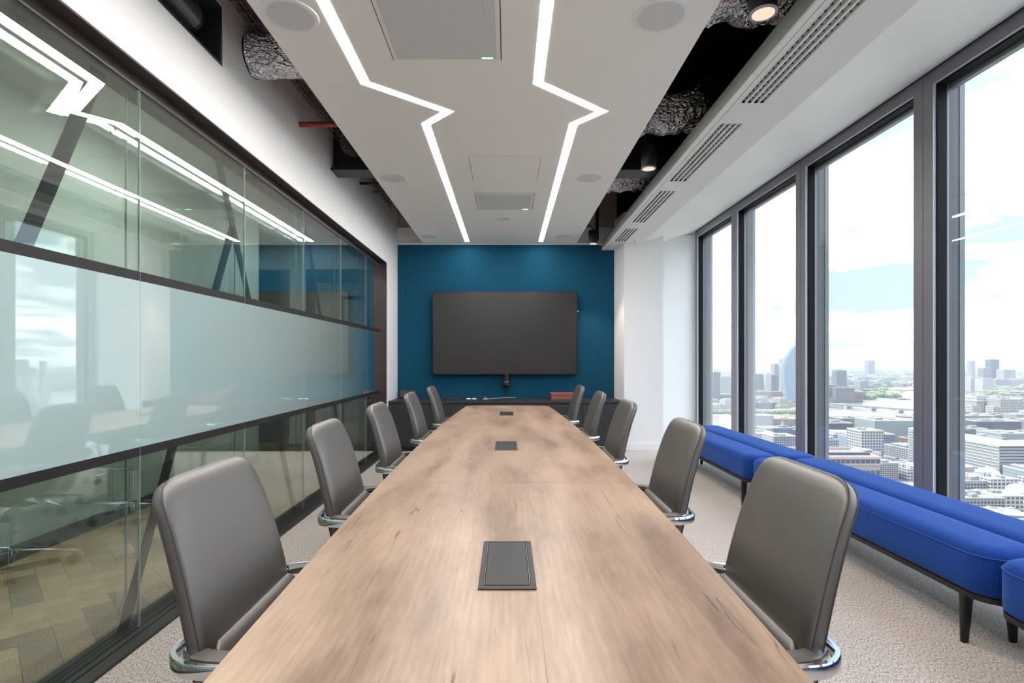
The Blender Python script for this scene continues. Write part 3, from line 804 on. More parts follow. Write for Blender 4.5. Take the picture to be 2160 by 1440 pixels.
# ------------------------------------------------------------------ screen, camera, credenza
t = thing('display_screen', 'large switched off wall display on the blue wall', 'screen', (-.03, 7.86, 1.64), world=True)
sx0, sx1, sz0, sz1 = -1.084, 1.020, 1.040, 2.241
bevel(MB().box(sx0, sx1, 7.80, 7.875, sz0, sz1).build('housing', black, t), .004)
MB().box(sx0 + .016, sx1 - .016, 7.797, 7.801, sz0 + .016, sz1 - .016).build('panel', mat('dark_screen_glass', lin(34, 32, 32), .34, spec=.5), t)
m = MB()
for a, b, c, d_ in ((sx0, sx1, sz0, sz0 + .016), (sx0, sx1, sz1 - .016, sz1), (sx0, sx0 + .016, sz0, sz1), (sx1 - .016, sx1, sz0, sz1)): m.box(a, b, 7.794, 7.802, c, d_)
m.build('bezel', mat('bezel_black', lin(24, 22, 22), .3), t)
MB().box(-.5, .5, 7.875, 7.905, 1.3, 2.0).build('wall_bracket', black, t)
t = thing('sensor_button', 'tiny white button on the right edge of the display', 'sensor', (1.03, 7.85, 1.96))
m = MB(); m.lathe([(.010, -.01), (.010, .012)], (0, 0, 0), 12, 'x'); m.build('button', rim_m, t)
t = thing('conference_camera', 'black conference camera hanging upside down under the display', 'camera', (-.012, 7.80, .85))
m = MB(); m.lathe([(.040, .085), (.041, .20)], (0, 0, 0), 28); m.build('neck', black, t, True)
m = MB(); m.lathe([(.043, .078), (.043, .085)], (0, 0, 0), 28); m.build('silver_ring', chrome, t, True)
m = MB(); m.lathe([(.02, 0), (.048, .004), (.054, .02), (.056, .03)], (0, 0, 0), 28); m.build('base_cap', black, t, True)
m = MB(); m.lathe([(.066, .03), (.074, .036), (.074, .058), (.05, .078)], (0, 0, 0), 28); m.build('camera_head', mat('camera_body', lin(34, 34, 36), .25), t, True)
m = MB(); m.lathe([(.018, -.08), (.02, -.06)], (0, 0, .046), 16, 'y'); m.build('lens', mat('lens_glass', lin(8, 8, 10), .05), t, True)

cred_m = mat('charcoal_laminate', lin(42, 41, 44), .45, bump=(90, .02))
t = thing('credenza', 'long charcoal low cabinet under the display', 'cabinet', (0, 7.6, 0), world=True)
CF = 7.29
MB().box(-1.615, 1.575, CF + .02, 7.90, .06, .655).build('carcass', cred_m, t)
bevel(MB().box(-1.615, 1.575, CF - .005, 7.905, .657, .690).build('worktop', cred_m, t), .002)
MB().box(-1.6, 1.57, CF + .06, 7.9, 0, .06).build('plinth', black, t)
xb = [-1.613, -1.05, -.573, -.006, .567, 1.03, 1.573]
for k in range(6):
    d = bevel(MB().box(xb[k] + .002, xb[k + 1] - .002, CF, CF + .019, .064, .650).build('door', cred_m, t), .001)
    MB().box(xb[k] + .004, xb[k + 1] - .004, CF - .0006, CF, .644, .650).build('finger_pull', black, d)

top = .690
t = thing('touch_panel', 'black tilted touch panel on the credenza beside the white pier', 'tablet', (-1.42, 7.75, top))
M_ = Matrix.Rotation(math.radians(-52), 4, 'X')
MB().box(-.125, .105, -.008, .008, 0, .135, Matrix.Translation((0, -.04, .012)) @ Matrix.Rotation(math.radians(-40), 4, 'X')).build('screen', mat('panel_gloss', lin(16, 16, 18), .15), t)
MB().box(-.121, .101, -.0095, -.0082, .006, .129, Matrix.Translation((0, -.04, .012)) @ Matrix.Rotation(math.radians(-40), 4, 'X')).build('display', mat('panel_reflection', lin(70, 52, 48), .12), t)
MB().box(-.08, .08, -.06, .06, 0, .012).build('foot', black, t)
t = thing('keyboard', 'slim black keyboard on the credenza', 'keyboard', (-.80, 7.62, top))
bevel(MB().box(-.22, .17, -.06, .06, 0, .016).build('case', mat('keyboard_black', lin(30, 30, 32), .5), t), .003)
m = MB()
for r_ in range(5):
    for c_ in range(20): m.box(-.212 + c_ * .0186, -.212 + c_ * .0186 + .016, -.053 + r_ * .021, -.053 + r_ * .021 + .018, .016, .021)
o = m.build('keys', mat('key_black', lin(44, 42, 46), .5), t); o['kind'] = 'stuff'
white_pl = mat('white_plastic', lin(228, 228, 230), .3)
t = thing('sharing_puck', 'white wireless sharing puck with a black clip beside the keyboard', 'puck', (-.55, 7.60, top))
m = MB(); m.lathe([(.033, 0), (.036, .006), (.028, .016), (.01, .018)], (0, 0, 0), 24); m.build('disc', white_pl, t, True)
m = MB(); m.tube([(0, 0, .017), (.01, .01, .035), (.028, .01, .04)], .004, 6); m.build('clip', black, t)
t = thing('sharing_puck', 'white wireless sharing puck lying flat, second from the keyboard', 'puck', (-.47, 7.60, top))
m = MB(); m.lathe([(.033, 0), (.036, .006), (.028, .015), (.01, .017)], (0, 0, 0), 24); m.build('disc', white_pl, t, True)
t = thing('cable_adapter', 'small dark cable adapter between the white pucks and the dome', 'adapter', (-.405, 7.60, top))
bevel(MB().box(-.018, .018, -.012, .012, 0, .012).build('shell', mat('adapter_grey', lin(60, 60, 66), .4), t), .003)
t = thing('desk_speaker_dome', 'dark dome on a white base on the credenza', 'speaker', (-.312, 7.60, top))
m = MB(); m.lathe([(.04, 0), (.044, .008), (.042, .016)], (0, 0, 0), 28); m.build('base', white_pl, t, True)
m = MB(); m.lathe([(.044, .016), (.045, .026), (.036, .042), (.018, .052), (.004, .054)], (0, 0, 0), 28); m.build('dome', mat('dome_smoke', lin(46, 46, 50), .15), t, True)
t = thing('white_cable', 'thin white cable lying along the back of the credenza', 'cable', (-.1, 7.85, top), world=True)
m = MB(); m.tube([(-.27, 7.62, top + .004), (-.2, 7.72, top + .004), (-.05, 7.86, top + .004), (.12, 7.88, top + .004)], .0035, 6); m.build('cord', white_pl, t, True)
t = thing('leather_box', 'reddish brown lidded box on the credenza', 'box', (.80, 7.66, top))
bevel(MB().box(-.18, .16, -.13, .12, 0, .062).build('body', mat('red_brown_leather', lin(140, 82, 70), .5, bump=(60, .1)), t), .003)
bevel(MB().box(-.183, .163, -.133, .123, .063, .088).build('lid', mat('red_brown_leather', lin(140, 82, 70), .5), t), .003)

# ------------------------------------------------------------------ table
TY0, TY1 = .38, 5.99
S1, S2 = 2.221, 4.12
def half(y): return .531 - .0100 * (y - 3.1) ** 2
def table_poly(y0, y1, r0=0, r1=0):
    n = 14; R_, L_ = [], []
    for k in range(n + 1):
        y = y0 + (y1 - y0) * k / n
        R_.append((half(y) + .004, y)); L_.append((-half(y), y))
    if r1:
        yy = y1 - .12
        R_ = [p for p in R_ if p[1] <= yy]; L_ = [p for p in L_ if p[1] <= yy]
        hR = half(yy)
        for a in range(0, 91, 15):
            a = math.radians(a)
            R_.append((hR - .10 + .10 * math.cos(a), yy + .085 * math.sin(a)))
            L_.append((-(hR - .10 + .10 * math.cos(a)), yy + .085 * math.sin(a)))
        for x in (.27, .13): R_.append((x, y1 - .035 * (x / .36) ** 2))
        for x in (.27, .13, 0): L_.append((-x, y1 - .035 * (x / .36) ** 2))
    if r0:
        yy = y0 + .12
        R_ = [p for p in R_ if p[1] >= yy]; L_ = [p for p in L_ if p[1] >= yy]
        hR = half(yy); ra, la = [], []
        for a in range(90, -1, -15):
            a = math.radians(a)
            ra.append((hR - .10 + .10 * math.cos(a), yy - .085 * math.sin(a)))
            la.append((-(hR - .10 + .10 * math.cos(a)), yy - .085 * math.sin(a)))
        R_ = [(.15, y0 + .005)] + ra + R_; L_ = [(-.15, y0 + .005)] + la + L_
    return R_ + L_[::-1]
BOXES = [(0.0, 1.335), (-.006, 3.165), (-.006, 5.06)]
t = thing('conference_table', 'long boat shaped oak laminate conference table in three sections', 'table', (0, 3.1, 0), world=True)
for a, b, r0, r1 in ((TY0, S1 - .0012, 1, 0), (S1 + .0012, S2 - .0012, 0, 0), (S2 + .0012, TY1, 0, 1)):
    o = MB().prism(table_poly(a, b, r0, r1), .712, .740).build('tabletop', oak, t)
    bevel(o, .0015, 1)
for a, b in ((S1 - .0012, S1 + .0012), (S2 - .0012, S2 + .0012)):
    MB().box(-.5, .5, a, b, .72, .7375).build('seam', mat('seam_dark', lin(86, 70, 60), .8), t)
for y in (1.3, 3.15, 5.0):
    MB().box(-.16, .16, y - .22, y + .22, .014, .70).build('pedestal', black, t)
    bevel(MB().box(-.30, .30, y - .35, y + .35, 0, .014).build('foot', black, t), .003)
MB().box(-.09, .09, .9, 5.5, .66, .711).build('rail', black, t)
pbm = mat('anodised_brown_black', lin(52, 44, 40), .48, spec=.35)
pbl = mat('lid_brown_black', lin(30, 26, 25), .42, spec=.35)
for k, (x, y) in enumerate(BOXES):
    lab = ['brown black power outlet box set into the table nearest the camera', 'black power outlet box in the middle section of the table', 'black power outlet box at the screen end of the table'][k]
    t = thing('power_box', lab, 'power outlet', (x, y, .7402), group='flush power boxes in the table')
    w, l = .065, .155
    m = MB()
    m.box(-w, w, -l, -l + .016, 0, .0035).box(-w, w, l - .010, l, 0, .0035).box(-w, -w + .011, -l + .016, l - .010, 0, .0035).box(w - .012, w, -l + .016, l - .010, 0, .0035)
    bevel(m.build('frame', pbm, t), .0006, 1)
    MB().box(-w + .011, w - .012, -l + .016, l - .010, 0, .0006).build('well', gasket_m, t)
    bevel(MB().box(-w + .0145, w - .0155, -l + .019, l - .013, .0007, .0038).build('lid', pbl, t), .0008, 2)
    m = MB(); m.box(-w + .0118, -w + .0135, -l + .018, l - .012, .0006, .0036).box(w - .0143, w - .0130, -l + .018, l - .012, .0006, .0036)
    m.build('side_strip', mat('blue_grey_edge', lin(120, 130, 140), .25, metal=.8), t)
    MB().box(-.034, -.030, .02, .026, .0038, .0040).build('lid_mark', gasket_m, t)

# ------------------------------------------------------------------ chairs
def sup(hw, ht, n=28, p=3.6):
    out = []
    for i in range(n):
        a = 2 * PI * i / n
        c, s_ = math.cos(a), math.sin(a)
        out.append((hw * math.copysign(abs(c) ** (2 / p), c), ht * math.copysign(abs(s_) ** (2 / p), s_)))
    return out
def swept(profile, n=36, p=4.5, bulge=0.0):
    """profile: (x, z, half width, half thickness); section in y and the profile normal"""
    P = [Vector((a, 0, b)) for a, b, _, _ in profile]; rings = []
    for k, (x, z, hw, ht) in enumerate(profile):
        t_ = (P[min(k + 1, len(P) - 1)] - P[max(k - 1, 0)]).normalized()
        nrm = Vector((t_.z, 0, -t_.x))
        ring = []
        for u, v in sup(hw, ht, n, p):
            q = P[k] + Vector((0, 1, 0)) * u + nrm * (v + bulge * (1 - (u / max(hw, 1e-4)) ** 2) * (1 if v > 0 else 0) - bulge * .0)
            ring.append(q)
        rings.append(ring)
    return rings
def catmull(pts, m=5):
    out = []
    n = len(pts)
    for i in range(n - 1):
        p0, p1, p2, p3 = pts[max(i - 1, 0)], pts[i], pts[i + 1], pts[min(i + 2, n - 1)]
        for k in range(m):
            t_ = k / m
            out.append(tuple(.5 * (2 * b + (c - a) * t_ + (2 * a - 5 * b + 4 * c - d) * t_ ** 2 + (3 * b - a - 3 * c + d) * t_ ** 3) for a, b, c, d in zip(p0, p1, p2, p3)))
    out.append(tuple(pts[-1])); return out

ARMZ = .650
def make_chair():
    t = thing('conference_chair', 'chair', 'chair')
    # backrest from the bottom up, x is forward
    prof = [(-.120, .425, .185, .012), (-.135, .432, .200, .026), (-.165, .46, .206, .030), (-.190, .53, .210, .030), (-.206, .60, .212, .029), (-.222, .68, .213, .028), (-.246, .78, .210, .027),
            (-.276, .88, .203, .026), (-.298, .935, .196, .025), (-.308, .958, .186, .0235), (-.3155, .974, .166, .020), (-.3195, .982, .140, .014), (-.322, .985, .105, .005)]
    rings = swept(catmull(prof, 4), 40, 5.0)
    MB().loft(rings).build('backrest', leather, t, True, 70)
    # seam around the edge of the back, one on each face of the side band
    for off, nm in ((.010, 'seam'), (-.014, 'seam')):
        path = []
        cp = catmull(prof, 4)
        P = [Vector((a, 0, b)) for a, b, _, _ in cp]
        side = []
        for k, (x, z, hw, ht) in enumerate(cp):
            t_ = (P[min(k + 1, len(P) - 1)] - P[max(k - 1, 0)]).normalized()
            nrm = Vector((t_.z, 0, -t_.x))
            o_ = off * ht / .028
            yw = hw * (1 - abs(o_ / ht) ** 5.0 * .0) * (1 - (abs(off) / .028) ** 5) ** .2
            side.append(P[k] + nrm * o_ + Vector((0, yw, 0)))
        side = side[5:-3]
        path = side + [Vector((p.x, -p.y, p.z)) for p in side[::-1]]
        m = MB(); m.tube(path, .0017, 6); m.build(nm, seam_m, t, True)
    # seat, curved up into the lumbar
    prof2 = [(-.186, .655, .180, .004), (-.180, .640, .197, .012), (-.166, .610, .204, .020), (-.128, .560, .208, .030), (-.06, .508, .214, .038), (.03, .480, .222, .042), (.14, .470, .228, .042), (.22, .464, .226, .040),
             (.262, .452, .220, .034), (.282, .440, .205, .020), (.287, .434, .18, .008)]
    MB().loft(swept(catmull(prof2, 4), 36, 4.5)).build('seat', leather, t, True, 70)
    # arm loop
    pts = [(.13, .262), (.0, .264), (-.12, .265), (-.18, .263), (-.226, .248), (-.258, .214), (-.270, .15), (-.275, .07), (-.276, 0)]
    full = [(x, y) for x, y in pts] + [(x, -y) for x, y in pts[-2::-1]]
    path = catmull([(x, y, ARMZ - .012) for x, y in full], 5)
    MB().band(path, .013, .030).build('arm_loop', chrome, t, True, 50)
    for s_ in (1, -1):
        path = [(.125, .240 * s_, ARMZ - .001), (.0, .241 * s_, ARMZ), (-.12, .241 * s_, ARMZ), (-.172, .236 * s_, ARMZ), (-.200, .224 * s_, ARMZ - .002)]
        MB().band(catmull(path, 4), .040, .016).build('armrest', leather, t, True, 50)
        m = MB(); m.band([(-.205, .228 * s_, ARMZ - .012), (-.238, .198 * s_, ARMZ - .012), (-.254, .15 * s_, ARMZ - .012)], .018, .022); m.build('arm_web', chrome, t, True, 50)
        m = MB(); m.tube([(.105, .262 * s_, ARMZ - .02), (.095, .262 * s_, .56), (.06, .240 * s_, .45), (.03, .16 * s_, .418), (.0, .06 * s_, .41)], .011, 10); m.build('arm_post', chrome, t, True)
    # mechanism and base
    bevel(MB().box(-.13, .12, -.07, .07, .385, .425).build('tilt_mechanism', black, t), .01)
    m = MB(); m.lathe([(.03, .07), (.03, .22), (.022, .225), (.022, .39)], (0, 0, 0), 20); m.build('gas_lift', chrome, t, True)
    for k in range(5):
        a = 2 * PI * k / 5 + .3
        c, s_ = math.cos(a), math.sin(a)
        rings = []
        for r_, z, w_, h_ in ((.02, .108, .030, .020), (.12, .104, .024, .016), (.22, .092, .018, .012), (.300, .078, .014, .009), (.312, .074, .008, .004)):
            ctr = Vector((c * r_, s_ * r_, z)); sd_ = Vector((-s_, c, 0))
            rings.append([ctr + sd_ * u + Vector((0, 0, v)) for u, v in sup(w_, h_, 12, 3)])
        leg = MB().loft(rings).build('base_leg', chrome, t, True, 60)
        cx, cy_ = c * .285, s_ * .285
        m = MB()
        for dd in (-.014, .014):
            ctr = Vector((cx, cy_, .028)); ax = Vector((-s_, c, 0))
            ring = []
            for sgn in (-.009, .009):
                ring.append([ctr + ax * (dd + sgn) + Vector((c * math.cos(b_) * .028, s_ * math.cos(b_) * .028, math.sin(b_) * .028)) for b_ in [2 * PI * q / 16 for q in range(16)]])
            m.loft(ring)
        m.tube([(cx, cy_, .028), (cx, cy_, .072)], .008, 8)
        m.build('caster', mat('caster_black', lin(28, 28, 30), .4), leg, True, 50)
    return t
ch0 = make_chair()
spots = []
Llab = ['nearest the camera on the glass partition side', 'second from the camera on the glass partition side', 'middle one of the five on the glass partition side',
        'fourth from the camera on the glass partition side', 'nearest the blue wall on the glass partition side']
Rlab = [s_.replace('glass partition', 'window') for s_ in Llab]
for (x, y, rz), lab in zip([(-.425, 1.31, 0.0), (-.460, 2.26, 0.01), (-.470, 3.20, 0.0), (-.462, 4.24, 0.0), (-.435, 5.24, 0)], Llab): spots.append((x, y, rz, 'taupe leather armchair, ' + lab))
for (x, y, rz), lab in zip([(.418, 1.31, PI), (.462, 2.29, PI - .0), (.462, 3.42, PI), (.456, 4.40, PI), (.440, 5.48, PI)], Rlab): spots.append((x, y, rz, 'taupe leather armchair, ' + lab))
for k, (x, y, rz, lab) in enumerate(spots):
    o = ch0 if k == 0 else copy_tree(ch0)
    o.location = (x, y, 0); o.rotation_euler = (0, 0, rz)
    tag(o, lab, 'chair', 'taupe leather chairs around the table')

# ------------------------------------------------------------------ benches
def rrect(x0, x1, y0, y1, r, inset=0.0, n=6):
    x0 += inset; x1 -= inset; y0 += inset; y1 -= inset; r = max(r - inset, .01)
    pts = []
    for cx, cy_, a0 in ((x1 - r, y1 - r, 0), (x0 + r, y1 - r, 90), (x0 + r, y0 + r, 180), (x1 - r, y0 + r, 270)):
        for k in range(n + 1):
            a = math.radians(a0 + 90 * k / n)
            pts.append((cx + r * math.cos(a), cy_ + r * math.sin(a)))
    return pts
def bench(x0, x1, y0, y1, r, label):
    cx, cy_ = (x0 + x1) / 2, (y0 + y1) / 2
    t = thing('upholstered_bench', label, 'bench', (cx, cy_, 0), group='blue upholstered benches below the windows', world=True)
    prof = [(0.012, .247), (0.0, .258), (0, .33), (0.0, .412), (.004, .424), (.014, .438), (.032, .449), (.058, .455), (.085, .457)]
    MB().loft([[(x, y, z) for x, y in rrect(x0, x1, y0, y1, r, i)] for i, z in prof]).build('cushion', blue_wool, t, True, 60)
    ring = [(x, y, .415) for x, y in rrect(x0, x1, y0, y1, r, -.0008)]
    m = MB(); m.tube(ring + [ring[0]], .0026, 6); m.build('piping', blue_pipe, t, True)
    MB().loft([[(x, y, z) for x, y in rrect(x0, x1, y0, y1, r, .004)] for z in (.223, .246)]).build('frame', black, t)
    for lx in (x0 + .045, x1 - .045):
        for ly in (y0 + .16, y1 - .16):
            s_ = 1 if lx > cx else -1
            rings = []
            for z, w_, dx in ((0, .013, .014), (.008, .014, .013), (.20, .023, 0), (.238, .026, 0)):
                rings.append([(lx + dx * s_ * .6 + u, ly + v, z) for u, v in sup(w_, w_ * .75, 12, 5)])
            MB().loft(rings).build('leg', mat('leg_black', lin(20, 20, 21), .4), t, True, 50)
FX0, FX1, BX, BX1 = 1.985, 2.275, 2.287, 2.60
segs = [(4.43, 6.60), (2.21, 4.41), (-.02, 2.19), (-2.2, -.04)]
nm = ['beside the column', 'in the middle', 'nearest the camera', 'behind the camera']
for k, (a, b) in enumerate(segs):
    off = -.03 if k == 2 else 0
    bench(FX0 + off, FX1 + off, a, b, .12, 'cobalt blue bench in the front row by the chairs, ' + nm[k])
    bench(BX, BX1, a - .02, b - .03, .12, 'cobalt blue bench in the rear row against the windows, ' + nm[k])

# corridor lamps
for k, (x, y) in enumerate([(-2.2, 1.2), (-2.2, 4.0), (-2.2, 6.6)]):
    t = thing('downlight', 'small round corridor downlight seen through the glass, %s' % ('nearest', 'middle one', 'beside the far doorway')[k], 'light', (x, y, 2.949), group='corridor downlights')
    m = MB(); m.lathe([(.05, -.004), (.055, 0)], (0, 0, 0), 20); m.build('rim', rim_m, t, True)
    m = MB(); m.lathe([(.042, -.006), (.043, -.004)], (0, 0, 0), 20); m.build('lens', emit('downlight_lens', (1, .93, .85, 1), 3), t)
    ld = bpy.data.lights.new('downlight_lamp', 'AREA'); ld.shape = 'DISK'; ld.size = .08; ld.energy = 13; ld.color = (1, .93, .85)
    lo = bpy.data.objects.new('downlight_lamp', ld); C.objects.link(lo); lo.parent = t; lo.location = (0, 0, -.012)
t = thing('ceiling_lamp', 'square ceiling light in the room beyond the doorway', 'light', (-3.0, 10.0, 2.95))
MB().box(-.3, .3, -.3, .3, -.02, 0).build('housing', rim_m, t)
MB().box(-.28, .28, -.28, .28, -.022, -.02).build('lens', emit('lamp_lens', (1, .97, .93, 1), 16), t)

# ------------------------------------------------------------------ the city outside
_lin = lin
def lin(r, g, b, k=.47):                     # city colours scaled evenly darker to balance the bright sky
    c = _lin(r, g, b); return (c[0] * k, c[1] * k, c[2] * k, 1)
HC = 160.0                                   # floor of the office above the street
GZ = CAMZ - HC
def pxw(px, D): return (px - 1070.0) * D / F
def gd(y, h=0.0): return (HC - h) * F / (y - 759.0)

def m_city(name, wall, glassc, bw=3.4, bh=3.6, roof=None, hor=.35, gloss=.4):
    """facade with rows of windows in real metres, plain on roofs"""
    m = bpy.data.materials.new(name); m.use_nodes = True
    nt = m.node_tree; N, L = nt.nodes.new, nt.links.new; b = nt.nodes['Principled BSDF']
    tc = N('ShaderNodeTexCoord'); g = N('ShaderNodeNewGeometry')
    sp = N('ShaderNodeSeparateXYZ'); L(tc.outputs['Object'], sp.inputs[0])
    sn = N('ShaderNodeSeparateXYZ'); L(tc.outputs['Normal'], sn.inputs[0])
    ax = N('ShaderNodeMath'); ax.operation = 'ABSOLUTE'; L(sn.outputs[0], ax.inputs[0])
    gt = N('ShaderNodeMath'); gt.operation = 'GREATER_THAN'; L(ax.outputs[0], gt.inputs[0]); gt.inputs[1].default_value = .7
    mu = N('ShaderNodeMix'); mu.data_type = 'FLOAT'; L(gt.outputs[0], mu.inputs[0]); L(sp.outputs[0], mu.inputs[2]); L(sp.outputs[1], mu.inputs[3])
    def cell(sock, size, frac):
        d = N('ShaderNodeMath'); d.operation = 'DIVIDE'; L(sock, d.inputs[0]); d.inputs[1].default_value = size
        f = N('ShaderNodeMath'); f.operation = 'FRACT'; L(d.outputs[0], f.inputs[0])
        q = N('ShaderNodeMath'); q.operation = 'GREATER_THAN'; L(f.outputs[0], q.inputs[0]); q.inputs[1].default_value = frac
        return q.outputs[0]
    a = cell(mu.outputs[0], bw, .3); c = cell(sp.outputs[2], bh, hor)
    an = N('ShaderNodeMath'); an.operation = 'MULTIPLY'; L(a, an.inputs[0]); L(c, an.inputs[1])
    az = N('ShaderNodeMath'); az.operation = 'ABSOLUTE'; L(sn.outputs[2], az.inputs[0])
    lt = N('ShaderNodeMath'); lt.operation = 'LESS_THAN'; L(az.outputs[0], lt.inputs[0]); lt.inputs[1].default_value = .5
    fin = N('ShaderNodeMath'); fin.operation = 'MULTIPLY'; L(an.outputs[0], fin.inputs[0]); L(lt.outputs[0], fin.inputs[1])
    no = N('ShaderNodeTexNoise'); no.inputs['Scale'].default_value = .06; no.inputs['Detail'].default_value = 4; L(tc.outputs['Object'], no.inputs['Vector'])
    oi = N('ShaderNodeObjectInfo')
    rw = N('ShaderNodeMixRGB'); rw.blend_type = 'MULTIPLY'; rw.inputs[0].default_value = .5
    rr_ = N('ShaderNodeValToRGB'); L(oi.outputs['Random'], rr_.inputs[0])
    e = rr_.color_ramp.elements; e[0].color = (.62, .60, .58, 1); e[1].color = (1, 1, 1, 1); q = e.new(.5); q.color = (.95, .86, .78, 1)
    L(rr_.outputs[0], rw.inputs[2]); rw.inputs[1].default_value = wall
    rf = N('ShaderNodeValToRGB'); L(no.outputs['Fac'], rf.inputs[0])
    rf.color_ramp.elements[0].position = .35; rf.color_ramp.elements[1].position = .62
    r0 = roof or lin(150, 150, 148)
    rf.color_ramp.elements[0].color = tuple(c_ * .45 for c_ in r0[:3]) + (1,); rf.color_ramp.elements[1].color = r0
    m1 = N('ShaderNodeMixRGB'); L(lt.outputs[0], m1.inputs[0]); L(rf.outputs[0], m1.inputs[1]); L(rw.outputs[0], m1.inputs[2])
    m2 = N('ShaderNodeMixRGB'); L(fin.outputs[0], m2.inputs[0]); L(m1.outputs[0], m2.inputs[1]); m2.inputs[2].default_value = glassc
    L(m2.outputs[0], b.inputs['Base Color'])
    b.inputs['Roughness'].default_value = .7; b.inputs['Specular IOR Level'].default_value = .2
    return m
stone = m_city('pale_stone_facade', lin(200, 192, 180), lin(86, 92, 98), roof=lin(190, 188, 182))
brickc = m_city('brick_facade', lin(168, 128, 110), lin(80, 82, 88), roof=lin(150, 140, 132))
conc = m_city('concrete_facade', lin(168, 168, 166), lin(74, 82, 92), 2.8, 3.4, roof=lin(170, 170, 168))
glassb = m_city('green_glass_facade', lin(196, 200, 198), lin(132, 148, 152), 2.2, 3.8, roof=lin(205, 203, 196), hor=.2)
darkb = m_city('dark_facade', lin(112, 116, 120), lin(62, 72, 82), 3.0, 3.6, roof=lin(130, 130, 130))
whitec = m_city('white_facade', lin(228, 224, 214), lin(104, 108, 112), 4.5, 4.5, roof=lin(225, 222, 215))
bluetw = m_city('blue_glass_tower', lin(160, 184, 200), lin(130, 158, 182), 4.0, 3.6, roof=lin(180, 190, 200), hor=.12)
roof_w = mat('pale_roof', lin(190, 187, 180), .8)
roof_g = mat('grey_roof', lin(140, 142, 144), .8)
plant_m = mat('roof_plant', lin(168, 172, 174), .6)
cornice = mat('salmon_stone', lin(222, 192, 176), .7)
stone_pl = mat('plain_stone', lin(214, 208, 196), .8)
win_dark = mat('far_window', lin(82, 92, 104), .3)
leaf = mat('tree_green', lin(92, 118, 66), .9, var=(.08, lin(132, 150, 88)))
water = mat('river_water', lin(150, 140, 124), .25, bump=(.12, .3))
asphalt = mat('asphalt', lin(150, 150, 150), .9)
def m_ground():
    m = mat('city_ground', lin(170, 166, 156), .95)
    nt = m.node_tree; N, L = nt.nodes.new, nt.links.new; b = nt.nodes['Principled BSDF']
    tc = N('ShaderNodeTexCoord'); n_ = N('ShaderNodeTexNoise'); n_.inputs['Scale'].default_value = .004; n_.inputs['Detail'].default_value = 9; n_.inputs['Roughness'].default_value = .75
    L(tc.outputs['Object'], n_.inputs['Vector'])
    r = N('ShaderNodeValToRGB'); L(n_.outputs['Fac'], r.inputs[0])
    e = r.color_ramp.elements; e[0].position = .4; e[0].color = lin(112, 120, 96, .55); e[1].position = .6; e[1].color = lin(180, 174, 165, .5)
    L(r.outputs[0], b.inputs['Base Color'])
    return m
gm = MB(); R0 = 30000
gm.add([(20, -3000, GZ), (R0, -3000, GZ), (R0, R0, GZ), (20, R0, GZ)], [(0, 1, 2, 3)])
struct('ground', gm, m_ground(), label='city ground stretching to the horizon')

near_b = [(1480, 905), (1600, 891), (1680, 886), (1740, 882), (1850, 871), (1927, 866), (1990, 855), (2040, 846), (2075, 828)]
far_b = [(2068, 824), (2010, 822), (1927, 816), (1880, 818), (1872, 825), (1862, 835), (1838, 842), (1800, 849), (1740, 856), (1680, 862), (1600, 868), (1480, 880)]
def gp_(px, y, h=0): D = gd(y, h); return (pxw(px, D), D)
rv = [gp_(p[0], p[1], 27) for p in near_b] + [gp_(*p) for p in far_b]
rv = [(rv[0][0] - 420, rv[0][1] - 160)] + rv + [(rv[-1][0] - 480, rv[-1][1] - 60)]
m = MB(); m.add([(x, y, GZ + .6) for x, y in rv], [tuple(range(len(rv)))])
struct('river', m, water, label='wide grey river winding through the city')
def in_river(x, y, pad=0):
    c = False; n = len(rv); j = n - 1
    for i in range(n):
        (xi, yi), (xj, yj) = rv[i], rv[j]
        if (yi > y) != (yj > y) and x < (xj - xi) * (y - yi) / (yj - yi) + xi: c = not c
        j = i
    return c
# street at the foot of the near buildings
st = [gp_(1868, 1085), gp_(1905, 1085), gp_(1902, 960), gp_(1893, 925), gp_(1872, 925), gp_(1868, 960)]
st[0] = (st[0][0] - 3, st[0][1] - 60); st[1] = (st[1][0] - 20, st[1][1] - 60)
m = MB(); m.add([(x, y, GZ + .4) for x, y in st], [(0, 1, 2, 3, 4, 5)])
struct('street', m, asphalt, label='broad street running between the office blocks far below')

